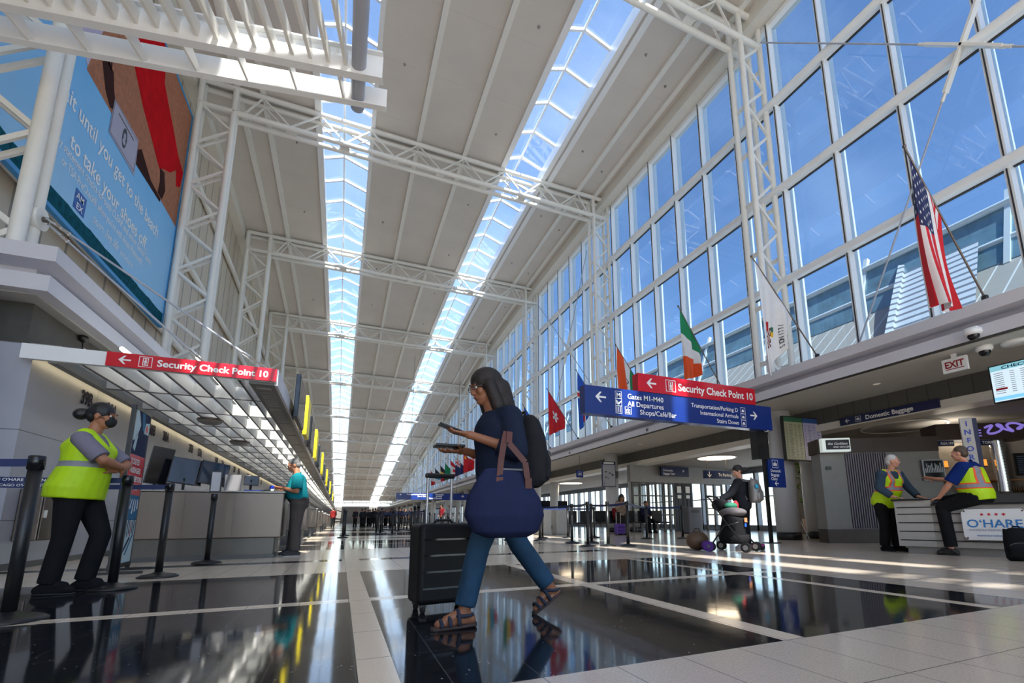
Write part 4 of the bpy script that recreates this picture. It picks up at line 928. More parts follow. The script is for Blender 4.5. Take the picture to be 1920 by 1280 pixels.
# ---- glass entrance doors beyond the pillars
dm = mat('door_frame_bronze', (.10, .10, .095), .4); n_ = 1
for x0, x1, solid in ((11.75, 12.55, 0), (12.6, 13.4, 0), (13.45, 14.0, 0), (14.05, 14.5, 1), (14.55, 15.0, 1), (15.9, 16.9, 0)):
    mb = MB(); y = 17.45
    for x in (x0, (x0+x1)/2, x1): mb.box(x-.04, y-.04, 0, x+.04, y+.04, 2.2)
    for z in (.12, .75, 1.05, 1.6, 2.16): mb.box(x0, y-.03, z-.03, x1, y+.03, z+.03)
    if solid: mb.box(x0, y-.02, 0, x1, y+.02, 2.2)
    d = struct('door_%d' % n_, mb, blackink if solid else dm); n_ += 1
    if solid:
        mb = MB(); mb.box(x0+.1, y-.06, 1.75, x1-.1, y-.045, 2.05); mb.box(x0+.12, y-.06, 1.5, x1-.12, y-.045, 1.65); mb.build('notice', paper, d)
    else:
        mb = MB(); mb.add([(x0, y, .1), (x1, y, .1), (x1, y, 2.15), (x0, y, 2.15)], [(0, 1, 2, 3)]); mb.build('pane', glass, d); mb = MB(); mb.box((x0+x1)/2-.08, y-.09, 1.02, (x0+x1)/2-.05, y-.04, 1.22); mb.build('door_handle', black, d)
mb = MB(); mb.box(11.6, 17.35, 2.2, 18, 17.6, 2.96); struct('wall_vestibule', mb, mat('vestibule_grey', (.30, .30, .30), .5))
mb = MB(); mb.box(15.2, 6.8, 0, 15.5, 12.0, 2.96); struct('wall_cafe', mb, mat('cafe_wall', (.16, .15, .14), .6)); mb = MB(); mb.box(12.3, -10, 0, 15.5, -9.8, 2.96); mb.box(15.2, -19, 0, 15.5, 6.8, 2.96); struct('wall_cafe_rear', mb, mat('cafe_wall_dark', (.10, .095, .09), .6))
t = thing('trash_bin', 'light grey steel waste bin by the dark doors', 'bin', (12.7, 14.83, 0)); mb = MB(); mb.box(-.34, -.25, .03, .34, .25, 1.02); bevel(mb.build('body', mat('bin_grey', srgb(120, 124, 134), .35, .4), t), .03); mb = MB(); mb.box(-.3, -.2, 0, .3, .2, .03); mb.build('base', black, t); mb = MB(); mb.box(-.2, -.256, .8, .2, -.245, .92); mb.build('flap', darkgrey, t)
# potted tree glimpsed past the pillars
t = thing('potted_tree', 'leafy green indoor tree glimpsed between pillar and kiosk wall', 'tree', (14.0, 10.5, 0)); mb = MB(); mb.lathe([(.28, 0), (.36, .55), (.33, .55)], n=20); mb.build('pot', wood, t); mb = MB(); mb.path([(0, 0, .5), (.03, .02, 1.1), (-.02, 0, 1.8)], .04); mb.build('trunk', brown, t)
mb = MB(); rr = random.Random(3)
for k in range(260):
    a, b = rr.uniform(0, 2*pi), rr.uniform(-1, 1); r_ = .75*rr.random()**.4; c = V((r_*cos(a)*sqrt(1-b*b), r_*sin(a)*sqrt(1-b*b), 1.75+.85*b)); u = V((rr.uniform(-1, 1), rr.uniform(-1, 1), rr.uniform(-.6, .3))).normalized()*.12; w = u.orthogonal().normalized()*.04
    mb.add([c-u, c+w, c+u, c-w], [(0, 1, 2, 3)])
mb.build('foliage', mat('leaf_green', srgb(108, 150, 48), .5, var=.5, vscale=5), t)
t = thing('planter_box', 'oak planter box standing behind the right round pillar', 'planter', (13.4, 9.3, 0)); mb = MB(); mb.box(-.12, -.5, 0, .12, .5, .72); bevel(mb.build('box', wood, t), .01); mb = MB(); mb.box(-.10, -.48, .72, .10, .48, .73); mb.build('top', brown, t)
t = thing('leaning_pole', 'white pole leaning against the gap between the twin pillars', 'pole', (11.62, 9.05, 0)); mb = MB(); mb.tube((0, -.12, .02), (-.06, .02, .42), .014, n=8); mb.build('shaft', white2, t); mb = MB(); mb.tube((-.06, .02, .42), (-.075, .05, .5), .022, n=8); mb.build('grip', greyp, t)
# white self-service kiosks and a row of seats near the windows
kt = None
for k, (x, y) in enumerate(((6.4, 16.8), (7.2, 16.9), (8.0, 17.0))):
    if kt is None:
        kt = thing('self_service_kiosk', 'white self-service kiosk behind the queue belts', 'kiosk', (x, y, 0), 0, 'self-service kiosks'); mb = MB(); mb.box(-.28, -.22, 0, .28, .22, .98); bevel(mb.build('cabinet', mat('kiosk_white', (.45, .45, .43), .4), kt), .04); mb = MB(); mb.box(-.2, -.23, 1.0, .2, -.19, 1.3); mb.build('display', screen, kt); mb = MB(); mb.box(-.03, -.03, .98, .03, .03, 1.1); mb.build('neck', greyp, kt)
    else: dup(kt, (x, y, 0))
st_ = None
for k in range(7):
    x, y = 8.6+.62*k, 17.0-.12*k
    if k in (2,): pass
    if st_ is None:
        st_ = thing('waiting_seat', 'black waiting seat in the row facing the windows', 'seat', (x, y, 0), 0, 'waiting seats near the windows'); mb = MB(); mb.box(-.26, -.25, .40, .26, .25, .46); bevel(mb.build('cushion', rubber, st_), .02); mb = MB(); mb.box(-.26, -.30, .46, .26, -.24, .92); bevel(mb.build('backrest', rubber, st_), .02); mb = MB(); mb.tube((-.2, 0, 0), (-.2, 0, .4), .02); mb.tube((.2, 0, 0), (.2, 0, .4), .02); mb.build('support', steel, st_)
    else: dup(st_, (x, y, 0))
for o in list(COL.objects):
    if o.name.startswith('waiting_seat'): o.rotation_euler = (0, 0, pi)

# ---- flags on slanted poles along the right ledge
FC = {k: mat('flag_'+k, srgb(*c), .75, var=.05) for k, c in dict(red=(204, 26, 40), white=(226, 226, 228), navy=(30, 40, 88), blue=(24, 82, 186), green=(16, 132, 82), orange=(228, 84, 30), black=(28, 28, 34), yellow=(238, 190, 30), cyan=(40, 164, 196), crimson=(176, 18, 38), brown=(122, 62, 56), teal=(30, 110, 84)).items()}
KEYS = list(FC)
def flag(y, lab, fn, tip=(8.36, 6.47), hoist=1.30, fly=1.95, seed=1, extra=None, sway=.4, s=1.0, tail=.72):
    t = thing('flag', lab, 'flag', (9.9, y, 4.28)); tp = V((tip[0]-9.9, 0, tip[1]-4.28)); d = tp.normalized()
    mb = MB(); mb.tube((0, 0, 0), tp+d*.05, .016, n=10); mb.ell(tp+d*.07, (.03, .03, .03), 10, 6); mb.build('pole', steel, t)
    mb = MB(); mb.lathe([(.05, -.1), (.05, .04), (.03, .06)], n=12); mb.build('socket', black, t)
    rr = random.Random(seed); ph = [rr.uniform(0, 6) for _ in range(4)]
    def P(u, v):            # u along the pole from its tip, v along the fly, which hangs down
        q = tp-d*(u*hoist*s+.03)
        g = v*fly*s*(1-tail*u); w = (v**.7)
        sq = 1-.45*v*min(sway, 1.1)
        x = tp.x+(q.x-tp.x)*sq+.06*v; yy = (.10*sin(u*9+ph[0]+v*1.2)+.06*sin(u*17+ph[1]))*w*s + .05*v*sin(v*4+ph[2])
        return V((x+.035*sin(u*13+ph[3])*w, yy, q.z-g))
    used = []
    def mf(u, v):
        k = fn(u, v)
        if k not in used: used.append(k)
        return used.index(k)
    mb.__init__(); mb.grid(P, 52, 60, mf); c = mb.build('cloth', [FC[k] for k in used], t)
    if extra: extra(P, c)
    return t
def us(u, v):
    if u < 7/13 and v < .42: return 'navy'
    return 'red' if int(u*13) % 2 == 0 else 'white'
def us_stars(P, c):
    mb = MB()
    for j in range(9):
        for i in range(6 if j % 2 == 0 else 5):
            u, v = (.5+j)*7/13/9.6+.012, (.04+.07*i+(.035 if j % 2 else 0))
            for sd in (1, -1):
                o = P(u, v); du = (P(u+.012, v)-o); dv = (P(u, v+.012)-o); n = du.cross(dv).normalized()*.006*sd
                mb.add([o+n+(du*cos(pi/2+k*pi/5)+dv*sin(pi/2+k*pi/5))*(1.5 if k % 2 == 0 else .65) for k in range(10)], [tuple(range(10))])
    mb.build('stars', FC['white'], c)
def tri_v(a, b, c): return lambda u, v: a if v < 1/3 else b if v < 2/3 else c
def tri_u(a, b, c): return lambda u, v: a if u < 1/3 else b if u < 2/3 else c
def nordic(bg, cross, edge=None, w=.09):
    def f(u, v):
        du, dv = abs(u-.5), abs(v-.38)*1.45
        if min(du, dv) < w*.6: return cross
        if edge and min(du, dv) < w*1.15: return edge
        return bg
    return f
def illinois(u, v):
    if .52 < v < .74 and .12 < u < .24: return 'brown'
    if .50 < v < .60 and .24 < u < .33: return 'crimson'
    if .56 < v < .80 and .27 < u < .40: return 'brown' if (int(v*40)+int(u*40)) % 3 else 'white'
    if .55 < v < .68 and .40 < u < .50: return 'teal' if v < .61 else 'yellow'
    return 'white'
def il_text(P, c):
    mb = MB(); s = 'ILLINOIS'
    for i, ch in enumerate(s):
        t_ = text('', ch, .15, (0, 0, 0), XP, YP, None, None, bold=.02)
        for sd in (1, -1):
            v_ = []
            for q in t_.v:
                u = .60+q[1]*.7; v = .50+.052*i+q[0]*.5; o = P(u, v); n = (P(u+.01, v)-o).cross(P(u, v+.01)-o).normalized()*.006*sd; v_.append(o+n)
            mb.add(v_, t_.f)
    mb.build('lettering', blackink, c)
def hk(u, v):
    du, dv = (u-.42)*1.3, (v-.5)*1.75; r = sqrt(du*du+dv*dv); a = atan2(dv, du)
    return 'white' if r < .30*abs(cos(2.5*a)) and r > .03 else 'red'
def india(u, v): 
    du, dv = (u-.5)*1.3, (v-.5)*1.75; r = sqrt(du*du+dv*dv)
    if .13 < r < .17 or r < .04: return 'navy'
    return 'orange' if u < 1/3 else 'white' if u < 2/3 else 'green'
def nz(u, v):
    if u < .5 and v < .42:
        du, dv = abs(u-.25)*2, abs(v-.21)*2.4
        return 'red' if min(du, dv) < .09 else 'white' if min(du, dv) < .18 or abs(du-dv) < .1 else 'navy'
    return 'navy'
def maple(u, v): return 'red' if v < .25 or v > .75 else ('red' if abs(u-.5) < .2 and abs(v-.5) < .12 else 'white')
def china(u, v): return 'yellow' if (u-.2)**2+(v-.15)**2 < .006 else 'red'
flag(3.80, 'large United States flag with stars and stripes hanging at the right', us, tip=(8.22, 6.60), hoist=1.22, fly=2.7, seed=2, extra=us_stars, sway=.55, tail=.36)
flag(6.92, 'white Illinois state flag with an eagle emblem hanging beside the column', illinois, tip=(8.12, 6.33), hoist=1.6, fly=2.75, seed=5, extra=il_text, sway=.5, tail=.8)
flag(9.90, 'green white and orange Irish flag above the red sign', tri_v('green', 'white', 'orange'), tip=(8.5, 6.52), hoist=1.25, fly=2.1, seed=3, tail=.6)
flag(13.05, 'orange white and green Indian flag with a navy wheel above the blue sign', india, seed=8)
flag(16.05, 'blue flag with a red and white cross just left of the blue sign', nordic('blue', 'red', 'white'), seed=9, sway=1.0, fly=2.4)
flag(19.0, 'bright red flag with a white flower emblem right of the walking woman', hk, seed=4, hoist=1.45, fly=2.1)
flag(22.2, 'plain blue flag half hidden behind the black backpack', lambda u, v: 'blue', seed=6)
flag(25.3, 'green and yellow striped flag hidden behind the walking woman', tri_u('green', 'yellow', 'crimson'), seed=11)
flag(28.4, 'yellow blue and red striped flag just behind the raised phone', tri_u('yellow', 'cyan', 'red'), seed=12)
far = [(33.6, 'red flag with a white cross nearest in the distant row', nordic('red', 'white')), (35.6, 'red flag with a yellow star in the distant row', china), (38.4, 'navy flag with union canton in the distant row', nz), (40.4, 'red and white flag with a leaf in the distant row', maple), (42.8, 'plain green flag in the distant row', lambda u, v: 'green'), (44.9, 'black yellow and red flag in the distant row', tri_v('black', 'yellow', 'red')), (47.7, 'black white and cyan flag in the distant row', tri_v('black', 'cyan', 'white')), (50.3, 'red white and red flag farthest in the distant row', tri_v('red', 'white', 'red'))]
for i, (y, lab, fn) in enumerate(far): flag(y, lab, fn, tip=(8.4, 5.75), hoist=1.25, fly=1.6, seed=20+i)
# ================================================================== PEOPLE
def lerp(a, b, t): return V(a)*(1-t)+V(b)*t
def person(name, lab, loc, rz, J, skin, P):
    """J: joints in metres, local frame x = the person's right, y = forward, z = up.
    P: proportions and clothes"""
    t = thing('person', lab, 'person', loc, rz)
    J = {k: V(v) for k, v in J.items()}
    vox = P.get('vox', .0075); bulk = P.get('bulk', 1.0); belly = P.get('belly', 0); lb = P.get('limb', 1.0); hs = P.get('head', 1.0)
    sx = (J['shR']-J['shL']); hx = (J['hpR']-J['hpL'])
    pel, nck = J['pel'], J['nck']; hd = J['hd']
    up = (nck-pel).normalized()
    def ring(f, rx, ry, off=0, grow=0):
        c = lerp(pel, nck, f); x = lerp(hx.normalized(), sx.normalized(), min(1, max(0, f))).normalized(); y = up.cross(x).normalized()
        return (c+y*off, x*(rx*bulk+grow), y*(ry*bulk+grow))
    TOR = [(-.30, .115, .085, -.005), (-.20, .150, .115, -.01), (0, .172, .128, -.012), (.2, .160, .122+belly*.6, belly*.5), (.42, .146+belly*.3, .112+belly, .008+belly*.75), (.62, .160, .118+belly*.4, .008+belly*.3), (.80, .170, .112, .004), (.92, .150, .092, -.004), (1.0, .085, .066, -.004)]
    def torso(mb, lo, hi, grow=0, flare=0):
        rs = [ring(f, a, b, o, grow+(flare*max(0, .5-f))) for f, a, b, o in TOR if lo-1e-6 <= f <= hi+1e-6]
        mb.loft(rs, 20)
    # face frame
    fy = V(P.get('face', (0, 1, 0))).normalized(); fz = V((0, 0, 1)); fx = fy.cross(fz).normalized(); fz = fx.cross(fy).normalized()
    FR = Mx((fx, fy, fz)).transposed()
    def h(x, y, z): return hd+(fx*x+fy*y+fz*z)*hs
    def hell(mb, c, r, mi=0): mb.ell(h(*c), [q*hs for q in r], 16, 12, FR, mi)
    body = MB(); torso(body, -.30, 1.0)
    body.cap(nck-up*.03, h(0, -.012, -.07), .058, .052)
    hell(body, (0, -.012, .025), (.074, .094, .092)); hell(body, (0, .022, -.045), (.058, .066, .068)); hell(body, (0, .055, -.083), (.030, .028, .024))
    hell(body, (0, .094, -.012), (.011, .018, .024)); hell(body, (0, .098, -.026), (.016, .014, .012)); hell(body, (0, .083, .030), (.050, .014, .012))
    hell(body, (0, .082, -.056), (.024, .012, .010))
    for s in (1, -1):
        hell(body, (s*.074, -.004, -.006), (.010, .022, .032)); hell(body, (s*.040, .058, -.020), (.024, .024, .026))
    for s, S_ in ((1, 'R'), (-1, 'L')):
        sh, el, wr = J['sh'+S_], J['el'+S_], J['wr'+S_]
        body.cap(lerp(nck, sh, .35)-up*.03, sh, .055*lb, .056*lb); body.cap(sh, el, .050*lb, .041*lb); body.cap(el, wr, .040*lb, .027*lb)
        body.cap(el, lerp(el, wr, .4), .040*lb, .040*lb)
        hp, kn, an, to = J['hp'+S_], J['kn'+S_], J['an'+S_], J['to'+S_]
        body.cap(hp, kn, .088*lb*min(bulk, 1.1), .058*lb); body.cap(kn, an, .056*lb, .038*lb); body.cap(lerp(kn, an, .15), lerp(kn, an, .42), .054*lb, .056*lb)
        # foot
        fd = (to-an); fh = V((fd.x, fd.y, 0)).normalized(); hl = an-fh*.045+V((0, 0, -.035))*P.get('heelz', 1)
        body.cap(an, hl, .034, .030); body.cap(an, lerp(an, to, .6), .034, .026); body.cap(hl, to-fh*.02, .028, .024)
        # hand: palm, four fingers, thumb
        hdir = V(J.get('hd'+S_, wr+(wr-el).normalized()*.1))-wr; hdir.normalize()
        pn = V(P.get('palm'+S_, (0, 0, -1))); pn = (pn-hdir*pn.dot(hdir)).normalized(); wd = hdir.cross(pn).normalized()
        RM = Mx((wd, hdir, pn)).transposed()
        body.ell(wr+hdir*.048, (.038, .052, .016), 12, 8, RM); body.cap(wr, wr+hdir*.02, .026, .026, 10)
        curl = P.get('curl'+S_, .35)
        tdir = P.get('thumb'+S_, 1)*(-s)
        for i in range(4):
            b = wr+hdir*(.088-.006*abs(i-1.3))+wd*(.027-.018*i)*1.0; d = (hdir+wd*(.09-.06*i)).normalized(); L = (.040, .045, .042, .033)[i]
            for k in range(3):
                e = b+d*L*(1, .66, .5)[k]; body.cap(b, e, .0090-.0006*k, .0085-.0006*k, 8); b = e
                d = (d*cos(curl)+pn*sin(curl)).normalized()
        b = wr+hdir*.03+wd*.030*tdir; d = (hdir*.75+wd*.6*tdir+pn*.35).normalized()
        for k in range(2):
            e = b+d*(.042, .030)[k]; body.cap(b, e, .0115-.001*k, .0100-.001*k, 8); b = e; d = (d+hdir*.35+pn*.25).normalized()
    bo = body.build('body', skin, t); shade_smooth_remesh(bo, vox, 3)
    # eyes, brows, mouth
    ew = mat('eye_white', (.75, .73, .70), .3); ed = mat('eye_dark', (.02, .015, .012), .2)
    for s in (1, -1):
        mb = MB(); mb.ell(h(s*.031, .0785, .010), (.0098*hs,)*3, 10, 8); mb.ell(h(s*.031, .0840, .010), (.0062*hs,)*3, 8, 6, mi=1); mb.build('eye', [ew, ed], t)
        mb = MB(); mb.path([h(s*.015, .094, .033), h(s*.033, .092, .038), h(s*.050, .080, .031)], [.004*hs, .0045*hs, .003*hs], 6); mb.build('eyebrow', P.get('brow', ed), t)
    mb = MB(); mb.path([h(-.022, .086, -.052), h(0, .096, -.054), h(.022, .086, -.052)], [.003*hs, .006*hs, .003*hs], 6); mb.build('mouth', mat('lips', (.28, .09, .075), .45), t)
    # clothes
    for c in P.get('clothes', ()):
        k = c['k']; mb = MB(); g = c.get('g', .013); m_ = c['m']
        if k == 'top':
            torso(mb, c.get('lo', -.2), .92, g, c.get('flare', 0)); mb.loft([ring(.90, .150, .092, -.004, g), ring(.985, .105, .078, -.002, g*.6), ring(1.02, .068, .062, -.002, g*.5)], 20)
            for s, S_ in ((1, 'R'), (-1, 'L')):
                sh, el, wr = J['sh'+S_], J['el'+S_], J['wr'+S_]; f = c.get('sleeve', 1.0); gg = g+c.get('sg', .004)
                mb.cap(lerp(nck, sh, .45)-up*.03, sh, .056*lb+gg, .056*lb+gg)
                if f <= .5: e = lerp(sh, el, f*2); mb.tube(sh, e, .050*lb+gg+.004, .046*lb+gg+.012, n=16)
                else:
                    mb.cap(sh, el, .050*lb+gg, .042*lb+gg); e = lerp(el, wr, (f-.5)*2); mb.tube(el, e, .042*lb+gg, .032*lb+gg, n=16)
        elif k == 'vest':
            torso(mb, c.get('lo', -.2), .80, g, c.get('flare', .03))
            for s, S_ in ((1, 'R'), (-1, 'L')):
                sh = J['sh'+S_]; y = up.cross(sx.normalized()).normalized(); top = lerp(nck, sh, .55)+up*.012
                for q in (1, -1): mb.cap(top, lerp(pel, nck, .70)+sx.normalized()*s*.080*bulk+y*(q*(.085*bulk+belly*.3) if q > 0 else -.060*bulk), .050+g*.6, .066+g*.6); 
                mb.cap(top+sx.normalized()*s*.03, top-sx.normalized()*s*.03, .046+g*.6, .046+g*.6)
        elif k == 'trousers':
            torso(mb, -.30, .22, g, 0)
            for S_ in 'RL':
                hp, kn, an = J['hp'+S_], J['kn'+S_], J['an'+S_]; w = c.get('w', 1.0)
                mb.cap(hp, kn, (.090*lb*min(bulk, 1.1)+g)*w, (.062*lb+g)*w); e = lerp(kn, an, c.get('len', .98)); mb.cap(kn, lerp(kn, e, .45), (.062*lb+g)*w, (.060*lb+g)*w); mb.tube(lerp(kn, e, .3), e, (.060*lb+g)*w, (.044*lb+g)*c.get('hem', 1.1), n=18)
        elif k == 'shoes':
            for S_ in 'RL':
                an, to = J['an'+S_], J['to'+S_]; fh = V((to.x-an.x, to.y-an.y, 0)).normalized(); sd = V((fh.y, -fh.x, 0)); dz = to.z-an.z
                hl = an-fh*.055+V((0, 0, -.045)); mb = MB()
                mb.cap(an+V((0, 0, -.01)), hl, .046, .042); mb.cap(an, lerp(an, to, .55)+V((0, 0, .01)), .046, .040); mb.cap(hl, to-fh*.03, .040, .036); mb.ell(to-fh*.045, (.045, .045, .034))
                so = mb.build('shoe', m_, t); shade_smooth_remesh(so, .008, 4)
                mb = MB(); a, b = hl-fh*.03, to+fh*.0; d = (b-a)
                rs = []
                for i in range(9):
                    f = i/8; w = .040*(1-.25*sin(pi*min(1, f*1.4))*0+.12*sin(pi*f))*(1 if 0 < i < 8 else .55); q = a+d*f+V((0, 0, -.030)); rs.append((q, sd*w, V((0, 0, .012))))
                mb.loft(rs, 12); mb.build('sole', c.get('sole', rubber), so)
            continue
        elif k == 'sandals':
            for S_ in 'RL':
                an, to = J['an'+S_], J['to'+S_]; f3 = (to-an+V((0, 0, .045))).normalized(); fh = V((to.x-an.x, to.y-an.y, 0)).normalized(); sd = V((fh.y, -fh.x, 0)); nn = sd.cross(f3).normalized(); nn = nn if nn.z > 0 else -nn
                a = an-f3*.075+V((0, 0, -.055)); b = to+f3*.02-nn*.012; d = b-a; mb = MB()
                mb.loft([(a+d*f-nn*.012, sd*(.030+.012*sin(pi*min(1, f*.9+.1)))*(.6 if f in (0, 1) else 1), nn*.014) for f in (0, .06, .2, .4, .6, .8, .94, 1)], 14); so = mb.build('sandal', c['m'], t)
                for f, w, hgt in ((.80, .05, .030), (.62, .052, .045), (.42, .046, .075)):
                    o = a+d*f; mb = MB(); mb.path([o+sd*w*cos(q)+nn*hgt*sin(q) for q in [pi*i/10 for i in range(11)]], .0105, 8); mb.build('strap', c['s'], so)
                mb = MB(); o = an+V((0, 0, -.01)); mb.path([o+sd*.042*cos(q)+fh*.052*sin(q) for q in [2*pi*i/16 for i in range(17)]], .010, 8); mb.build('ankle_strap', c['s'], so)
            continue
        elif k == 'belt':
            mb.loft([ring(.02, .172, .128, -.012, g+.006), ring(.07, .170, .128+belly*.3, -.008, g+.006)], 24)
            mb.build('belt', m_, t); continue
        elif k == 'collar':
            for q in (1, -1): mb.cap(nck+up*.02+sx.normalized()*q*.055, nck+up.cross(sx.normalized()).normalized()*.075-up*.015+sx.normalized()*q*.02, .018, .012)
            mb.cap(nck+up*.03-up.cross(sx.normalized()).normalized()*.05+sx.normalized()*.04, nck+up*.03-up.cross(sx.normalized()).normalized()*.05-sx.normalized()*.04, .018, .018)
        elif k == 'mask':
            hell(mb, (0, .070, -.040), (.054, .047, .056)); o = mb.build('face_mask', m_, t); shade_smooth_remesh(o, .006, 3)
            for s in (1, -1): mb = MB(); mb.path([h(s*.050, .07, -.028), h(s*.074, .02, -.012), h(s*.078, -.015, .0)], .003, 6); mb.build('mask_loop', m_, o)
            continue
        elif k == 'glasses':
            for s in (1, -1):
                mb.path([h(s*(.033+.020*cos(q)), .098, .008+.015*sin(q)) for q in [2*pi*i/14 for i in range(15)]], .0022, 6); mb.path([h(s*.053, .096, .012), h(s*.078, 0, .012)], .0022, 6)
            mb.path([h(-.014, .1, .012), h(.014, .1, .012)], .0022, 6); mb.build('glasses', m_, t); continue
        o = mb.build(c['n'], m_, t); shade_smooth_remesh(o, c.get('vox', .010), c.get('it', 5))
    # hair
    hm = P['hair']; st = P['style']; mb = MB()
    if st == 'short':
        hell(mb, (0, -.022, .040), (.080, .094, .088)); hell(mb, (0, -.055, -.01), (.072, .058, .065))
    elif st == 'bun':
        hell(mb, (0, -.018, .040), (.085, .102, .094)); hell(mb, (0, -.060, -.005), (.076, .058, .068)); mb.cap(h(0, -.10, .02), h(0, -.15, .005), .034*hs, .05*hs); hell(mb, (0, -.165, -.005), (.058, .056, .054))
    elif st == 'bob':
        hell(mb, (0, -.022, .044), (.096, .112, .098)); hell(mb, (0, -.075, -.04), (.106, .084, .12)); hell(mb, (0, -.085, -.13), (.104, .070, .085)); 
        for s in (1, -1): mb.cap(h(s*.076, .0, .01), h(s*.084, -.02, -.15), .042*hs, .044*hs); mb.cap(h(s*.035, -.10, -.02), h(s*.045, -.11, -.175), .062*hs, .052*hs)
    ho = mb.build('hair', hm, t); shade_smooth_remesh(ho, .007, 4)
    return t

def vest_mat(name, z0, z1, vert=None, red=False, vw=.028):
    """hi-vis cloth with reflective bands at heights z0..z1 and vertical bands at |x| = vert"""
    m, nt, b = newmat(name); (x, y, z), vec = pos(nt); n = noise(nt, vec, 14, 4)
    hv = mixc(nt, n, tuple(c*.82 for c in hazard), hazard); bw = .018
    band = z.rng(z0, z1); edge = z.rng(z0-bw, z1+bw)
    if vert:
        ax = x.ab(); v1 = (ax-vert).ab().lt(vw) * z.gt(z0); v2 = (ax-vert).ab().lt(vw+bw) * z.gt(z0); band = band.mx(v1); edge = edge.mx(v2)
    col = mixc(nt, edge * (1.0 if red else 0.0), hv, srgb(250, 84, 30)); col = mixc(nt, band, col, srgb(140, 140, 146))
    link_col(nt, b, col); b.inputs['Roughness'].default_value = .6; return m
skin_tan = mat('skin_tan', srgb(168, 112, 82), .5, var=.08); skin_brown = mat('skin_brown', srgb(150, 98, 70), .5, var=.08); skin_fair = mat('skin_fair', srgb(208, 150, 124), .5, var=.08)
hair_black = mat('hair_black', (.010, .009, .010), .35, var=.4, vscale=40, bump=.5, bscale=90); hair_dark = mat('hair_dark_brown', (.020, .013, .010), .6, var=.4, vscale=40, bump=.5, bscale=90)
hair_grey = mat('hair_grey', (.16, .155, .15), .5, var=.5, vscale=50, bump=.5, bscale=90); hair_white = mat('hair_white', (.62, .61, .59), .5, var=.2, vscale=50, bump=.5, bscale=90); hair_brown = mat('hair_brown', (.10, .065, .042), .5, var=.4, vscale=50, bump=.5, bscale=90)
cl = lambda n, c, v=.15: mat(n, c, .9, var=v, vscale=9, bump=.35, bscale=22, spec=.12)
black_cloth = cl('black_trouser_cloth', (.013, .013, .015)); jeans = mat('blue_jeans', srgb(28, 68, 98), .85, var=.45, vscale=7, bump=.3, bscale=30); navy_knit = cl('navy_knit', srgb(34, 42, 62))
shirt_grey = cl('grey_uniform_shirt', srgb(128, 124, 140)); teal = cl('teal_polo', srgb(18, 112, 122)); trouser_grey = cl('grey_trousers', srgb(82, 76, 74)); slate = cl('slate_shirt', srgb(58, 76, 92)); royal = cl('royal_blue_polo', srgb(20, 44, 110))

# the walking woman (faces the left of the hall)
wx, wy = .905, 2.82
walk = person('walk', 'woman walking in navy sweater and blue jeans looking at her phone', (wx, wy, 0), pi/2, dict(
    pel=(0, .0, .84), nck=(.0, .035, 1.275), hd=(0, .105, 1.435), shR=(.165, .0, 1.215), shL=(-.165, -.01, 1.215), elR=(.205, -.03, 1.0), elL=(-.205, -.045, 1.005), wrR=(.10, .215, 1.035), wrL=(-.13, .215, 1.095),
    hdR=(.06, .31, 1.02), hdL=(-.09, .31, 1.115), hpR=(.085, -.005, .81), hpL=(-.085, .01, .81), knL=(-.09, .155, .435), anL=(-.09, .235, .080), toL=(-.095, .395, .030), knR=(.09, -.165, .44), anR=(.09, -.385, .155), toR=(.085, -.265, .035)), skin_brown,
    dict(hair=hair_dark, style='bob', face=(-.12, 1, -.28), vox=.006, limb=.93, head=.97, palmL=(.2, .2, 1), palmR=(.0, .1, 1), curlL=.5, curlR=.35, clothes=[
        dict(k='trousers', n='jeans', m=jeans, len=.90, w=1.0, hem=1.2, g=.010), dict(k='top', n='sweater', m=navy_knit, lo=-.2, sleeve=.72, g=.020, sg=.010, flare=.02),
        dict(k='sandals', m=mat('sandal_sole', (.055, .035, .032), .7), s=mat('sandal_strap', srgb(36, 46, 66), .7)), dict(k='glasses', m=darkgrey)]))
t = thing('phone', 'dark phone held up in the walking woman\u2019s near hand', 'phone', (wx-.335, wy-.075, 1.14), pi/2); mb = MB(); mb.box(-.04, -.075, -.005, .04, .075, .005); mb.xf(Mx.Rotation(radians(18), 4, 'X')); bevel(mb.build('case', black, t), .004); mb = MB(); mb.box(-.036, -.07, .005, .036, .07, .0065); mb.xf(Mx.Rotation(radians(18), 4, 'X')); mb.build('display', screen, t)
t = thing('travel_wallet', 'black flat wallet held in the walking woman\u2019s far hand', 'wallet', (wx-.315, wy+.06, 1.052), pi/2); mb = MB(); mb.box(-.06, -.09, -.008, .06, .09, .008); bevel(mb.build('cover', black, t), .005); mb = MB(); mb.box(-.055, -.085, -.003, .062, .087, .003); mb.build('pages', paper, t)
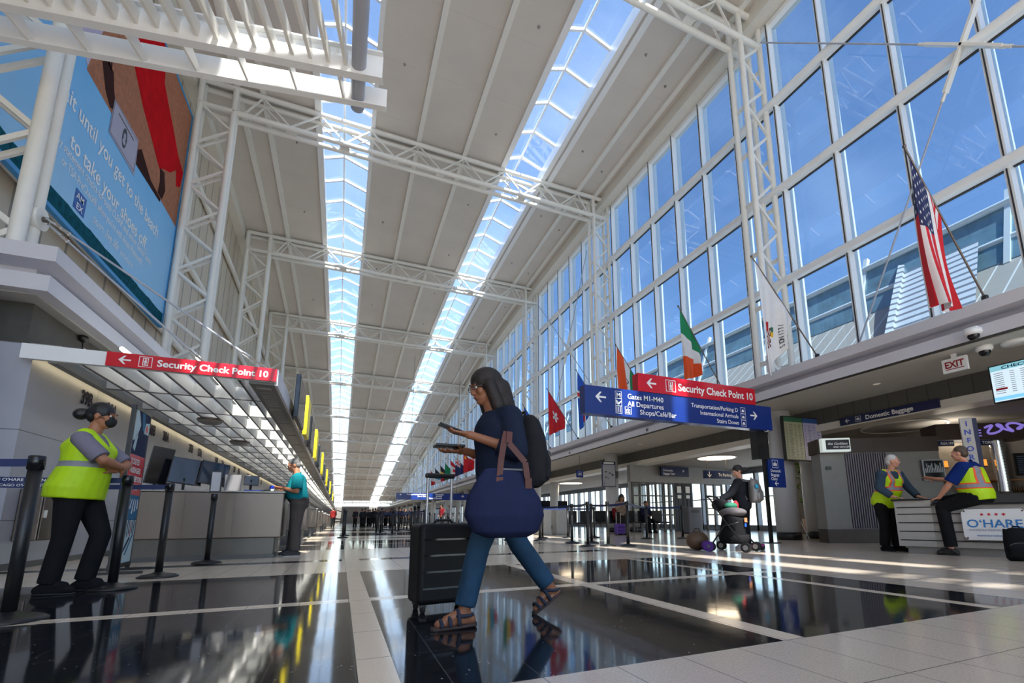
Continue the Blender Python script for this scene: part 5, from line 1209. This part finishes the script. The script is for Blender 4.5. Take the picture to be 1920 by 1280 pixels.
# tote bag
def tote():
    t = thing('tote_bag', 'large navy tote bag with brown leather straps on the walking woman\u2019s arm', 'bag', (wx-.03, wy-.30, .50), pi/2)
    m_ = cl('navy_canvas', srgb(38, 45, 76)); mb = MB()
    prof = [(.0, .06, .12), (.03, .10, .19), (.12, .12, .235), (.22, .10, .215), (.32, .055, .155), (.385, .030, .105)]
    mb.loft([((0, .02+.03*f, z), (rx, 0, 0), (0, ry, 0)) for f, (z, rx, ry) in zip((0, .2, .4, .6, .8, 1), prof)], 28)
    o = mb.build('bag_body', m_, t); shade_smooth_remesh(o, .010, 3)
    lm = mat('brown_leather', srgb(88, 42, 30), .55, var=.2)
    for s, y0, y1, x in ((1, .085, .05, -.045), (-1, -.085, .02, -.05)):
        mb = MB(); pts = [(x, y0, .30), (x+.01, y0*.85, .42), (x+.03, y1+.0, .53), (x+.045, y1*.6, .60)]
        for i in range(3): mb.bar(pts[i], pts[i+1], .035, .006, (1, 0, 0))
        mb.build('strap', lm, t); mb = MB(); mb.box(x-.012, y0-.02, .27, x+.004, y0+.02, .33); mb.build('strap_tab', lm, t)
    mb = MB(); mb.bar((-.03, -.09, .378), (-.03, .09, .378), .012, .010); mb.build('zip', darkgrey, t)
tote()
def backpack(loc, rz, m_, lab, w=.29, d=.19, hgt=.46, tilt=0, extra=None, name='backpack'):
    t = thing(name, lab, 'backpack', loc, rz); R = Mx.Rotation(tilt, 4, 'X')
    mb = MB(); mb.loft([((0, -d*.1*f, z*hgt), (w/2*a, 0, 0), (0, d/2*b, 0)) for f, z, a, b in ((0, 0, .82, .75), (1, .08, 1, 1), (1.2, .4, 1.03, 1.1), (.8, .7, .98, .98), (.2, .92, .8, .7), (0, 1.0, .5, .4))], 24); mb.xf(R); o = mb.build('pack_body', m_, t); shade_smooth_remesh(o, .012, 3)
    mb = MB(); mb.loft([((0, -d*.52, z*hgt), (w/2*a, 0, 0), (0, d*.2*b, 0)) for z, a, b in ((.08, .6, .5), (.14, .8, 1), (.38, .8, 1.1), (.5, .6, .6))], 20); mb.xf(R); o = mb.build('front_pocket', m_, t); shade_smooth_remesh(o, .012, 3)
    for s in (1, -1):
        mb = MB(); P_ = [R @ V(q) for q in ((s*w*.30, d*.3, hgt*.92), (s*w*.34, d*.85, hgt*.96), (s*w*.36, d*1.15, hgt*.6), (s*w*.36, d*.45, hgt*.12))]
        for i in range(3): mb.bar(P_[i], P_[i+1], .045, .014, (1, 0, 0))
        mb.build('shoulder_strap', m_, t)
    mb = MB(); mb.path([R @ V(q) for q in ((-.04, d*.15, hgt*.97), (-.03, d*.15, hgt*1.05), (.03, d*.15, hgt*1.05), (.04, d*.15, hgt*.97))], .009, 8); mb.build('grab_handle', m_, t)
    mb = MB(); mb.path([R @ V((w*.36*cos(a), -d*.62*1.0+.0, hgt*(.42+.10*sin(a)))) for a in [pi*i/10 for i in range(11)]], .005, 6); mb.build('zip', darkgrey, t)
    return t
backpack((wx+.185, wy, .80), pi/2, cl('charcoal_nylon', (.022, .022, .026)), 'charcoal backpack worn by the walking woman', .30, .20, .47, radians(0))
def suitcase(loc, rz, w, d, hgt, m_, lab, handle=.34, grooves=4):
    t = thing('suitcase', lab, 'suitcase', loc, rz)
    mb = MB(); mb.box(-w/2, -d/2, .05, w/2, d/2, hgt); bevel(mb.build('shell', m_, t), .035, 4)
    for k in range(grooves):
        z = .05+(hgt-.05)*(k+1)/(grooves+1)
        mb = MB(); mb.box(-w/2+.03, -d/2-.004, z-.006, w/2-.03, -d/2+.002, z+.006); mb.build('rib', blackgloss, t)
    for x in (-w/2+.05, w/2-.05):
        for y in (-d/2+.05, d/2-.05):
            mb = MB(); mb.tube((x-.012, y, .026), (x+.012, y, .026), .026, n=14); mb.build('wheel', rubber, t); mb = MB(); mb.box(x-.02, y-.02, .035, x+.02, y+.02, .06); mb.build('wheel_fork', darkgrey, t)
    for x in (-.09, .09): mb = MB(); mb.tube((x, d/2-.03, hgt-.01), (x, d/2-.03, hgt+handle), .010, n=10); mb.build('handle_tube', mat('aluminium', (.6, .6, .61), .3, .9), t)
    mb = MB(); mb.box(-.11, d/2-.05, hgt+handle-.015, .11, d/2-.01, hgt+handle+.02); bevel(mb.build('handle_grip', black, t), .01)
    mb = MB(); mb.path([(-.07, 0, hgt-.004), (-.05, 0, hgt+.022), (.05, 0, hgt+.022), (.07, 0, hgt-.004)], .009, 8); mb.build('carry_handle', black, t); return t
suitcase((.665, 3.36, 0), radians(8), .40, .26, .575, mat('black_shell', (.008, .008, .009), .5, spec=.25), 'black hard shell suitcase rolling behind the walking woman')

# woman in the yellow vest leaning on a stanchion (faces right)
person('guard', 'woman in yellow safety vest and black mask leaning on a stanchion', (-2.16, 5.50, 0), -pi/2, dict(
    pel=(0, -.01, .90), nck=(.0, .02, 1.385), hd=(0, .075, 1.560), shR=(.185, .03, 1.315), shL=(-.185, .03, 1.315), elR=(.20, .205, 1.135), elL=(-.20, .235, 1.13), wrR=(.0, .27, 1.095), wrL=(.0, .225, 1.065),
    hdR=(-.09, .25, 1.08), hdL=(.085, .20, 1.10), hpR=(.095, -.01, .86), hpL=(-.095, .01, .86), knR=(.10, -.015, .47), anR=(.10, -.06, .085), toR=(.11, .125, .035), knL=(-.09, .165, .49), anL=(-.09, .10, .085), toL=(-.08, .28, .035)), skin_tan,
    dict(hair=hair_black, style='bun', face=(.12, 1, -.12), vox=.007, bulk=1.10, limb=1.08, belly=.012, palmR=(0, -1, -.3), palmL=(0, -1, .2), curlR=.5, curlL=.4, clothes=[
        dict(k='trousers', n='trousers', m=black_cloth, w=.97, hem=1.25, g=.010), dict(k='top', n='shirt', m=shirt_grey, sleeve=.44, g=.014, sg=.0), dict(k='collar', n='collar', m=shirt_grey),
        dict(k='vest', n='safety_vest', m=vest_mat('hi_vis_plain', 1.075, 1.125), g=.034, flare=.05), dict(k='shoes', m=black_cloth), dict(k='mask', m=mat('black_mask', (.012, .012, .013), .8))]))
# man in teal at the counter (faces left)
person('traveller', 'grey haired man in teal polo shirt standing at the steel counter', (-.715, 9.35, 0), pi/2, dict(
    pel=(0, -.01, .93), nck=(0, .045, 1.40), hd=(0, .115, 1.565), shR=(.19, .02, 1.335), shL=(-.19, .02, 1.335), elR=(.23, .03, 1.09), elL=(-.235, .02, 1.10), wrR=(.12, .25, 1.15), wrL=(-.15, .24, 1.155),
    hdR=(.08, .34, 1.16), hdL=(-.10, .33, 1.16), hpR=(.09, -.01, .89), hpL=(-.09, -.01, .89), knR=(.10, .03, .49), anR=(.11, .05, .085), toR=(.12, .24, .035), knL=(-.095, .0, .49), anL=(-.10, -.02, .085), toL=(-.11, .165, .035)), skin_tan,
    dict(hair=hair_grey, style='short', face=(-.1, 1, -.5), vox=.009, bulk=1.08, limb=1.05, belly=.045, palmL=(.6, 0, .5), palmR=(-.6, 0, .5), curlL=.6, curlR=.6, brow=hair_grey, clothes=[
        dict(k='trousers', n='trousers', m=trouser_grey, w=1.08, hem=1.35, g=.018), dict(k='top', n='polo_shirt', m=teal, lo=0, sleeve=.42, g=.018, sg=.014), dict(k='collar', n='collar', m=teal), dict(k='belt', m=brown), dict(k='shoes', m=cl('grey_trainer', (.06, .06, .065)), sole=mat('pale_sole', (.55, .54, .52), .6)), dict(k='glasses', m=black)]))
# white haired man in vest behind the desk end
person('standing', 'white haired man in yellow safety vest standing behind the desk end', (9.02, 5.36, 0), pi-radians(8), dict(
    pel=(0, .02, .90), nck=(0, .20, 1.405), hd=(-.01, .255, 1.575), shR=(.195, .17, 1.34), shL=(-.195, .19, 1.34), elR=(.26, .16, 1.10), elL=(-.27, .28, 1.10), wrR=(.17, .30, .945), wrL=(-.24, .44, .94),
    hdR=(.13, .39, .925), hdL=(-.22, .53, .92), hpR=(.09, .0, .87), hpL=(-.09, .02, .87), knR=(.10, .04, .48), anR=(.11, .0, .085), toR=(.13, .18, .035), knL=(-.10, .08, .48), anL=(-.10, .05, .085), toL=(-.11, .24, .035)), skin_fair,
    dict(hair=hair_white, style='short', face=(-.55, 1, -.1), vox=.009, bulk=1.10, limb=1.05, belly=.04, palmR=(0, 0, -1), palmL=(0, 0, -1), curlR=.15, curlL=.15, brow=hair_white, clothes=[
        dict(k='trousers', n='trousers', m=black_cloth, w=1.05, hem=1.3, g=.016), dict(k='top', n='shirt', m=slate, sleeve=.96, g=.016, sg=.010), dict(k='collar', n='collar', m=slate),
        dict(k='vest', n='safety_vest', m=vest_mat('hi_vis_orange_edge', 1.06, 1.11, .115, True, .022), g=.030, flare=.015), dict(k='shoes', m=black_cloth)]))
# man in vest sitting on the desk, back half turned
person('sitting', 'man in orange striped safety vest sitting on the desk edge gesturing', (8.93, 4.18, 0), radians(6), dict(
    pel=(.02, -.24, .93), nck=(.02, -.17, 1.42), hd=(.01, -.09, 1.58), shR=(.22, -.13, 1.345), shL=(-.19, -.16, 1.345), elR=(.27, .10, 1.18), elL=(-.25, .02, 1.08), wrR=(.20, .33, 1.22), wrL=(-.14, .20, .90),
    hdR=(.18, .43, 1.24), hdL=(-.12, .29, .87), hpR=(.12, -.22, .89), hpL=(-.09, -.22, .89), knR=(.28, .20, .86), anR=(.0, .30, .83), toR=(-.13, .46, .82), knL=(-.12, .19, .74), anL=(-.12, .15, .085), toL=(-.14, .34, .035)), skin_fair,
    dict(hair=hair_brown, style='short', face=(-.1, 1, -.05), vox=.009, bulk=1.18, limb=1.08, belly=.05, palmR=(-.6, 0, -.6), palmL=(0, 0, -1), curlR=.15, curlL=.35, brow=hair_brown, clothes=[
        dict(k='trousers', n='trousers', m=black_cloth, w=1.08, hem=1.3, g=.018, len=.93), dict(k='top', n='polo_shirt', m=royal, sleeve=.42, g=.018, sg=.014), dict(k='collar', n='collar', m=royal),
        dict(k='vest', n='safety_vest', m=vest_mat('hi_vis_red_edge', 1.03, 1.085, .115, True, .03), g=.032, flare=.0), dict(k='shoes', m=mat('black_leather', (.012, .012, .013), .3))]))
# woman with stroller
sw = person('stroller_woman', 'woman in dark jacket with grey backpack pushing a loaded stroller', (7.16, 6.86, 0), radians(24), dict(
    pel=(0, 0, .88), nck=(0, .02, 1.335), hd=(-.02, .05, 1.500), shR=(.17, .0, 1.27), shL=(-.17, .01, 1.27), elR=(.21, .06, 1.04), elL=(-.25, .12, 1.06), wrR=(.10, .26, .98), wrL=(-.36, .30, .94),
    hdR=(.06, .34, .96), hdL=(-.41, .38, .93), hpR=(.085, 0, .85), hpL=(-.085, 0, .85), knR=(.09, .01, .46), anR=(.09, -.01, .085), toR=(.10, .16, .035), knL=(-.09, .02, .46), anL=(-.09, .0, .085), toL=(-.11, .17, .035)), skin_fair,
    dict(hair=hair_dark, style='bun', face=(-.8, .7, -.25), vox=.010, palmL=(0, .3, -1), clothes=[dict(k='trousers', n='trousers', m=black_cloth, hem=1.1, g=.012), dict(k='top', n='jacket', m=cl('dark_jacket', (.022, .024, .030)), lo=-.3, sleeve=.96, g=.022, sg=.010), dict(k='shoes', m=mat('white_trainer', (.55, .54, .55), .6), sole=paper)]))
bp = backpack((7.26, 6.66, .88), radians(24), mat('silver_nylon', srgb(136, 132, 130), .32, .25, var=.3, vscale=14, bump=.9, bscale=14), 'silver grey backpack on the back of the stroller woman', .33, .22, .46)
mb = MB(); mb.ell((-.13, -.10, .30), (.05, .03, .045), 12, 8); mb.build('blue_tag', mat('cyan_tag', srgb(40, 170, 214), .4), bp)['label'] = 'round cyan tag'
# woman by the purple suitcase
person('waiting_woman', 'woman in pale jacket standing by the far pillar with a purple suitcase', (9.52, 14.92, 0), radians(170), dict(
    pel=(0, 0, .80), nck=(0, .02, 1.215), hd=(0, .06, 1.36), shR=(.16, .0, 1.155), shL=(-.16, 0, 1.155), elR=(.19, .05, .97), elL=(-.19, .06, .97), wrR=(.07, .18, 1.08), wrL=(-.10, .20, .90),
    hpR=(.08, 0, .77), hpL=(-.08, 0, .77), knR=(.085, .01, .42), anR=(.09, -.01, .08), toR=(.11, .14, .035), knL=(-.085, .02, .42), anL=(-.09, 0, .08), toL=(-.1, .15, .035)), skin_tan,
    dict(hair=hair_dark, style='bob', face=(.1, 1, -.3), vox=.014, limb=.92, clothes=[dict(k='trousers', n='trousers', m=cl('olive_trousers', (.035, .03, .022)), w=1.2, hem=1.7, vox=.014), dict(k='top', n='jacket', m=cl('tan_jacket', srgb(150, 128, 112)), lo=-.2, sleeve=.96, g=.02, vox=.014), dict(k='shoes', m=black_cloth)]))
suitcase((9.30, 14.72, 0), 0, .36, .22, .42, mat('purple_shell', srgb(92, 60, 150), .4), 'purple cabin suitcase beside the far pillar', .40, 2)
backpack((9.78, 15.05, .55), radians(150), black_cloth, 'black shoulder bag hanging beside the woman in pale jacket', .22, .14, .42, name='shoulder_bag')

# stroller
def stroller():
    t = thing('stroller', 'loaded black baby stroller with grey canopy beside the woman with silver backpack', 'stroller', (6.62, 6.62, 0), radians(24))
    fr = mat('stroller_frame', (.03, .03, .032), .35, .6); al = mat('aluminium', (.6, .6, .61), .3, .9)
    for s in (1, -1):
        mb = MB(); mb.path([(s*.25, -.30, .10), (s*.25, .0, .48), (s*.24, .30, .95), (s*.22, .38, 1.0)], .014, 8); mb.build('frame_tube', fr, t)
        mb = MB(); mb.path([(s*.25, .34, .09), (s*.25, .06, .46), (s*.24, -.2, .52)], .014, 8); mb.build('frame_tube', fr, t)
        for y in (-.30, .34):
            for q in (-.03, .03):
                mb = MB(); mb.tube((s*.25+q-.013, y, .085), (s*.25+q+.013, y, .085), .085, n=20); w_ = mb.build('wheel', rubber, t); mb = MB(); mb.tube((s*.25+q-.016, y, .085), (s*.25+q+.016, y, .085), .045, n=14); mb.build('hub', al, w_)
    mb = MB(); mb.path([(-.22, .38, 1.0), (0, .40, 1.01), (.22, .38, 1.0)], .018, 8); mb.build('handle_bar', rubber, t)
    mb = MB(); mb.loft([((0, .04, .22), (.19, 0, 0), (0, .16, 0)), ((0, .02, .30), (.23, 0, 0), (0, .22, .02)), ((0, -.02, .58), (.235, 0, 0), (0, .20, .02)), ((0, -.02, .70), (.22, 0, 0), (0, .10, .02))], 20); o = mb.build('seat_shell', black_cloth, t); shade_smooth_remesh(o, .012, 4)
    mb = MB(); mb.ell((0, -.02, .70), (.25, .24, .09), 18, 12); o = mb.build('sun_canopy', mat('grey_canopy', srgb(96, 90, 94), .8, var=.3), t)
    mb = MB(); mb.loft([((0, 0, .14), (.18, 0, 0), (0, .22, 0)), ((0, 0, .18), (.20, 0, 0), (0, .26, 0)), ((0, 0, .30), (.21, 0, 0), (0, .28, 0))], 18); mb.build('basket', black_cloth, t)
    mb = MB(); mb.ell((.02, .22, .84), (.19, .15, .12), 14, 10); o = mb.build('hanging_bag', black_cloth, t)
    mb = MB(); mb.box(-.06, -.245, .52, .06, -.235, .60); mb.build('label_patch', mat('orange_patch', srgb(190, 130, 90), .6), t); mb = MB(); mb.box(-.04, -.235, .44, .04, -.225, .50); mb.build('blue_patch', mat('blue_patch', srgb(40, 90, 180), .6), t)
    b2 = thing('rolled_jacket', 'magenta and teal clothing bundled on top of the stroller', 'clothes', (6.60, 6.69, .80), 0); mb = MB(); mb.ell((0.02, -.06, .02), (.15, .08, .06), 14, 10); mb.build('teal_bundle', FC['teal'], b2); mb = MB(); mb.ell((.14, -.06, .03), (.05, .05, .09), 12, 8); mb.build('red_bundle', FC['crimson'], b2)
    p2 = thing('yoga_roll', 'purple rolled mat beside the brown duffel bag', 'roll', (6.13, 6.78, .0), radians(60)); mb = MB(); mb.tube((-.10, 0, .10), (.10, 0, .10), .09, n=24); mb.build('roll', mat('purple_foam', srgb(74, 26, 122), .8, var=.25), p2); mb = MB(); mb.tube((-.105, 0, .10), (.105, 0, .10), .03, n=14); mb.build('core', black, p2)
    p3 = thing('scooter', 'small magenta and purple scooter behind the stroller woman', 'scooter', (7.0, 6.55, 0), radians(10)); mb = MB(); mb.bar((-.2, 0, .09), (.28, 0, .09), .10, .03); mb.build('deck', mat('magenta_plastic', srgb(190, 50, 140), .4), p3); mb = MB(); mb.path([(-.2, 0, .09), (-.26, 0, .5)], .02); mb.build('stem', mat('purple_plastic', srgb(92, 60, 150), .4), p3)
    for x in (-.22, .30): mb = MB(); mb.tube((x, -.016, .06), (x, .016, .06), .06, n=18); mb.build('wheel', rubber, p3)
stroller()
t = thing('duffel_bag', 'round brown duffel bag on the floor beside the stroller', 'bag', (6.24, 7.16, 0), radians(20)); mb = MB(); mb.ell((0, 0, .18), (.25, .19, .18), 22, 16); o = mb.build('bag_body', mat('brown_leather_bag', srgb(84, 62, 44), .6, var=.3, vscale=7, bump=.4, bscale=12), t); mb = MB(); mb.path([(-.12, 0, .34), (-.08, 0, .40), (.08, 0, .40), (.12, 0, .34)], .012, 8); mb.build('handle', brown, t); mb = MB(); mb.path([(-.2, 0, .285), (-.1, 0, .345), (0, 0, .362), (.1, 0, .345), (.2, 0, .285)], .005, 6); mb.build('zip', darkgrey, t)
backpack((8.46, 3.36, 0), radians(-60), cl('black_nylon', (.012, .012, .014)), 'black backpack standing on the floor at the right edge before the logo board', .32, .22, .44, radians(-6))

# distant travellers
def extra_person(lab, loc, rz, top, legs, hair, grp, s=1.0):
    o = person('traveller', lab, loc, rz, dict(pel=(0, 0, .90), nck=(0, .01, 1.39), hd=(0, .05, 1.56), shR=(.18, 0, 1.32), shL=(-.18, 0, 1.32), elR=(.22, .0, 1.07), elL=(-.22, .02, 1.07), wrR=(.17, .16, .92), wrL=(-.18, .14, .90), hpR=(.085, 0, .86), hpL=(-.085, 0, .86), knR=(.09, .03, .48), anR=(.10, 0, .085), toR=(.12, .16, .035), knL=(-.09, .0, .48), anL=(-.09, -.04, .085), toL=(-.11, .13, .035)), skin_tan,
        dict(hair=hair, style='short', vox=.022, clothes=[dict(k='trousers', n='trousers', m=legs, g=.018, vox=.022, it=2), dict(k='top', n='jacket', m=top, sleeve=.95, g=.024, vox=.022, it=2), dict(k='shoes', m=black_cloth)]))
    o['group'] = grp; o.scale = (s, s, s); return o
GA = 'distant travellers queuing down the hall'
e1 = extra_person('distant traveller in dark jacket queuing down the hall', (1.2, 47, 0), 2.6, cl('dusk_jacket', (.03, .03, .04)), black_cloth, hair_black, GA)
rr = random.Random(5)
for k in range(28): dup(e1, (1.9+.78*(k % 7)+rr.uniform(-.12, .12), 45+2.6*(k//7)+rr.uniform(-.6, .6), 0), rr.uniform(0, 6))
extra_person('distant traveller in red jacket beside the left counters', (-.62, 44, 0), .4, cl('red_jacket', srgb(120, 34, 34)), black_cloth, hair_brown, 'travellers by the left counters')
extra_person('distant traveller in maroon top below the far blue sign', (6.6, 34, 0), 2, cl('maroon_jacket', srgb(110, 28, 36)), black_cloth, hair_black, 'travellers under the far sign')
extra_person('distant traveller in pale shirt below the far blue sign', (7.6, 36.3, 0), 3.4, cl('pale_shirt', srgb(140, 146, 158)), black_cloth, hair_black, 'travellers under the far sign')
def sitter(lab, x, y, rz, top):
    o = person('sitter', lab, (x, y, 0), rz, dict(pel=(0, -.1, .56), nck=(0, -.08, 1.03), hd=(0, -.02, 1.20), shR=(.18, -.08, .96), shL=(-.18, -.08, .96), elR=(.22, .02, .74), elL=(-.22, .02, .74), wrR=(.10, .22, .72), wrL=(-.10, .22, .72), hpR=(.09, -.08, .53), hpL=(-.09, -.08, .53), knR=(.12, .32, .50), anR=(.12, .34, .085), toR=(.13, .50, .035), knL=(-.12, .32, .50), anL=(-.12, .34, .085), toL=(-.13, .5, .035)), skin_tan, dict(hair=hair_black, style='short', vox=.02, clothes=[dict(k='trousers', n='trousers', m=black_cloth, vox=.02, it=2), dict(k='top', n='jacket', m=top, sleeve=.95, vox=.02, it=2, g=.02), dict(k='shoes', m=black_cloth)])); return o
sitter('seated traveller in red jacket among the seats behind the queue belts', 10.46, 16.62, pi, cl('red_jacket', srgb(120, 34, 34)))
sitter('seated traveller in navy jacket among the seats behind the queue belts', 11.70, 16.40, pi, cl('dusk_navy', srgb(28, 36, 60)))
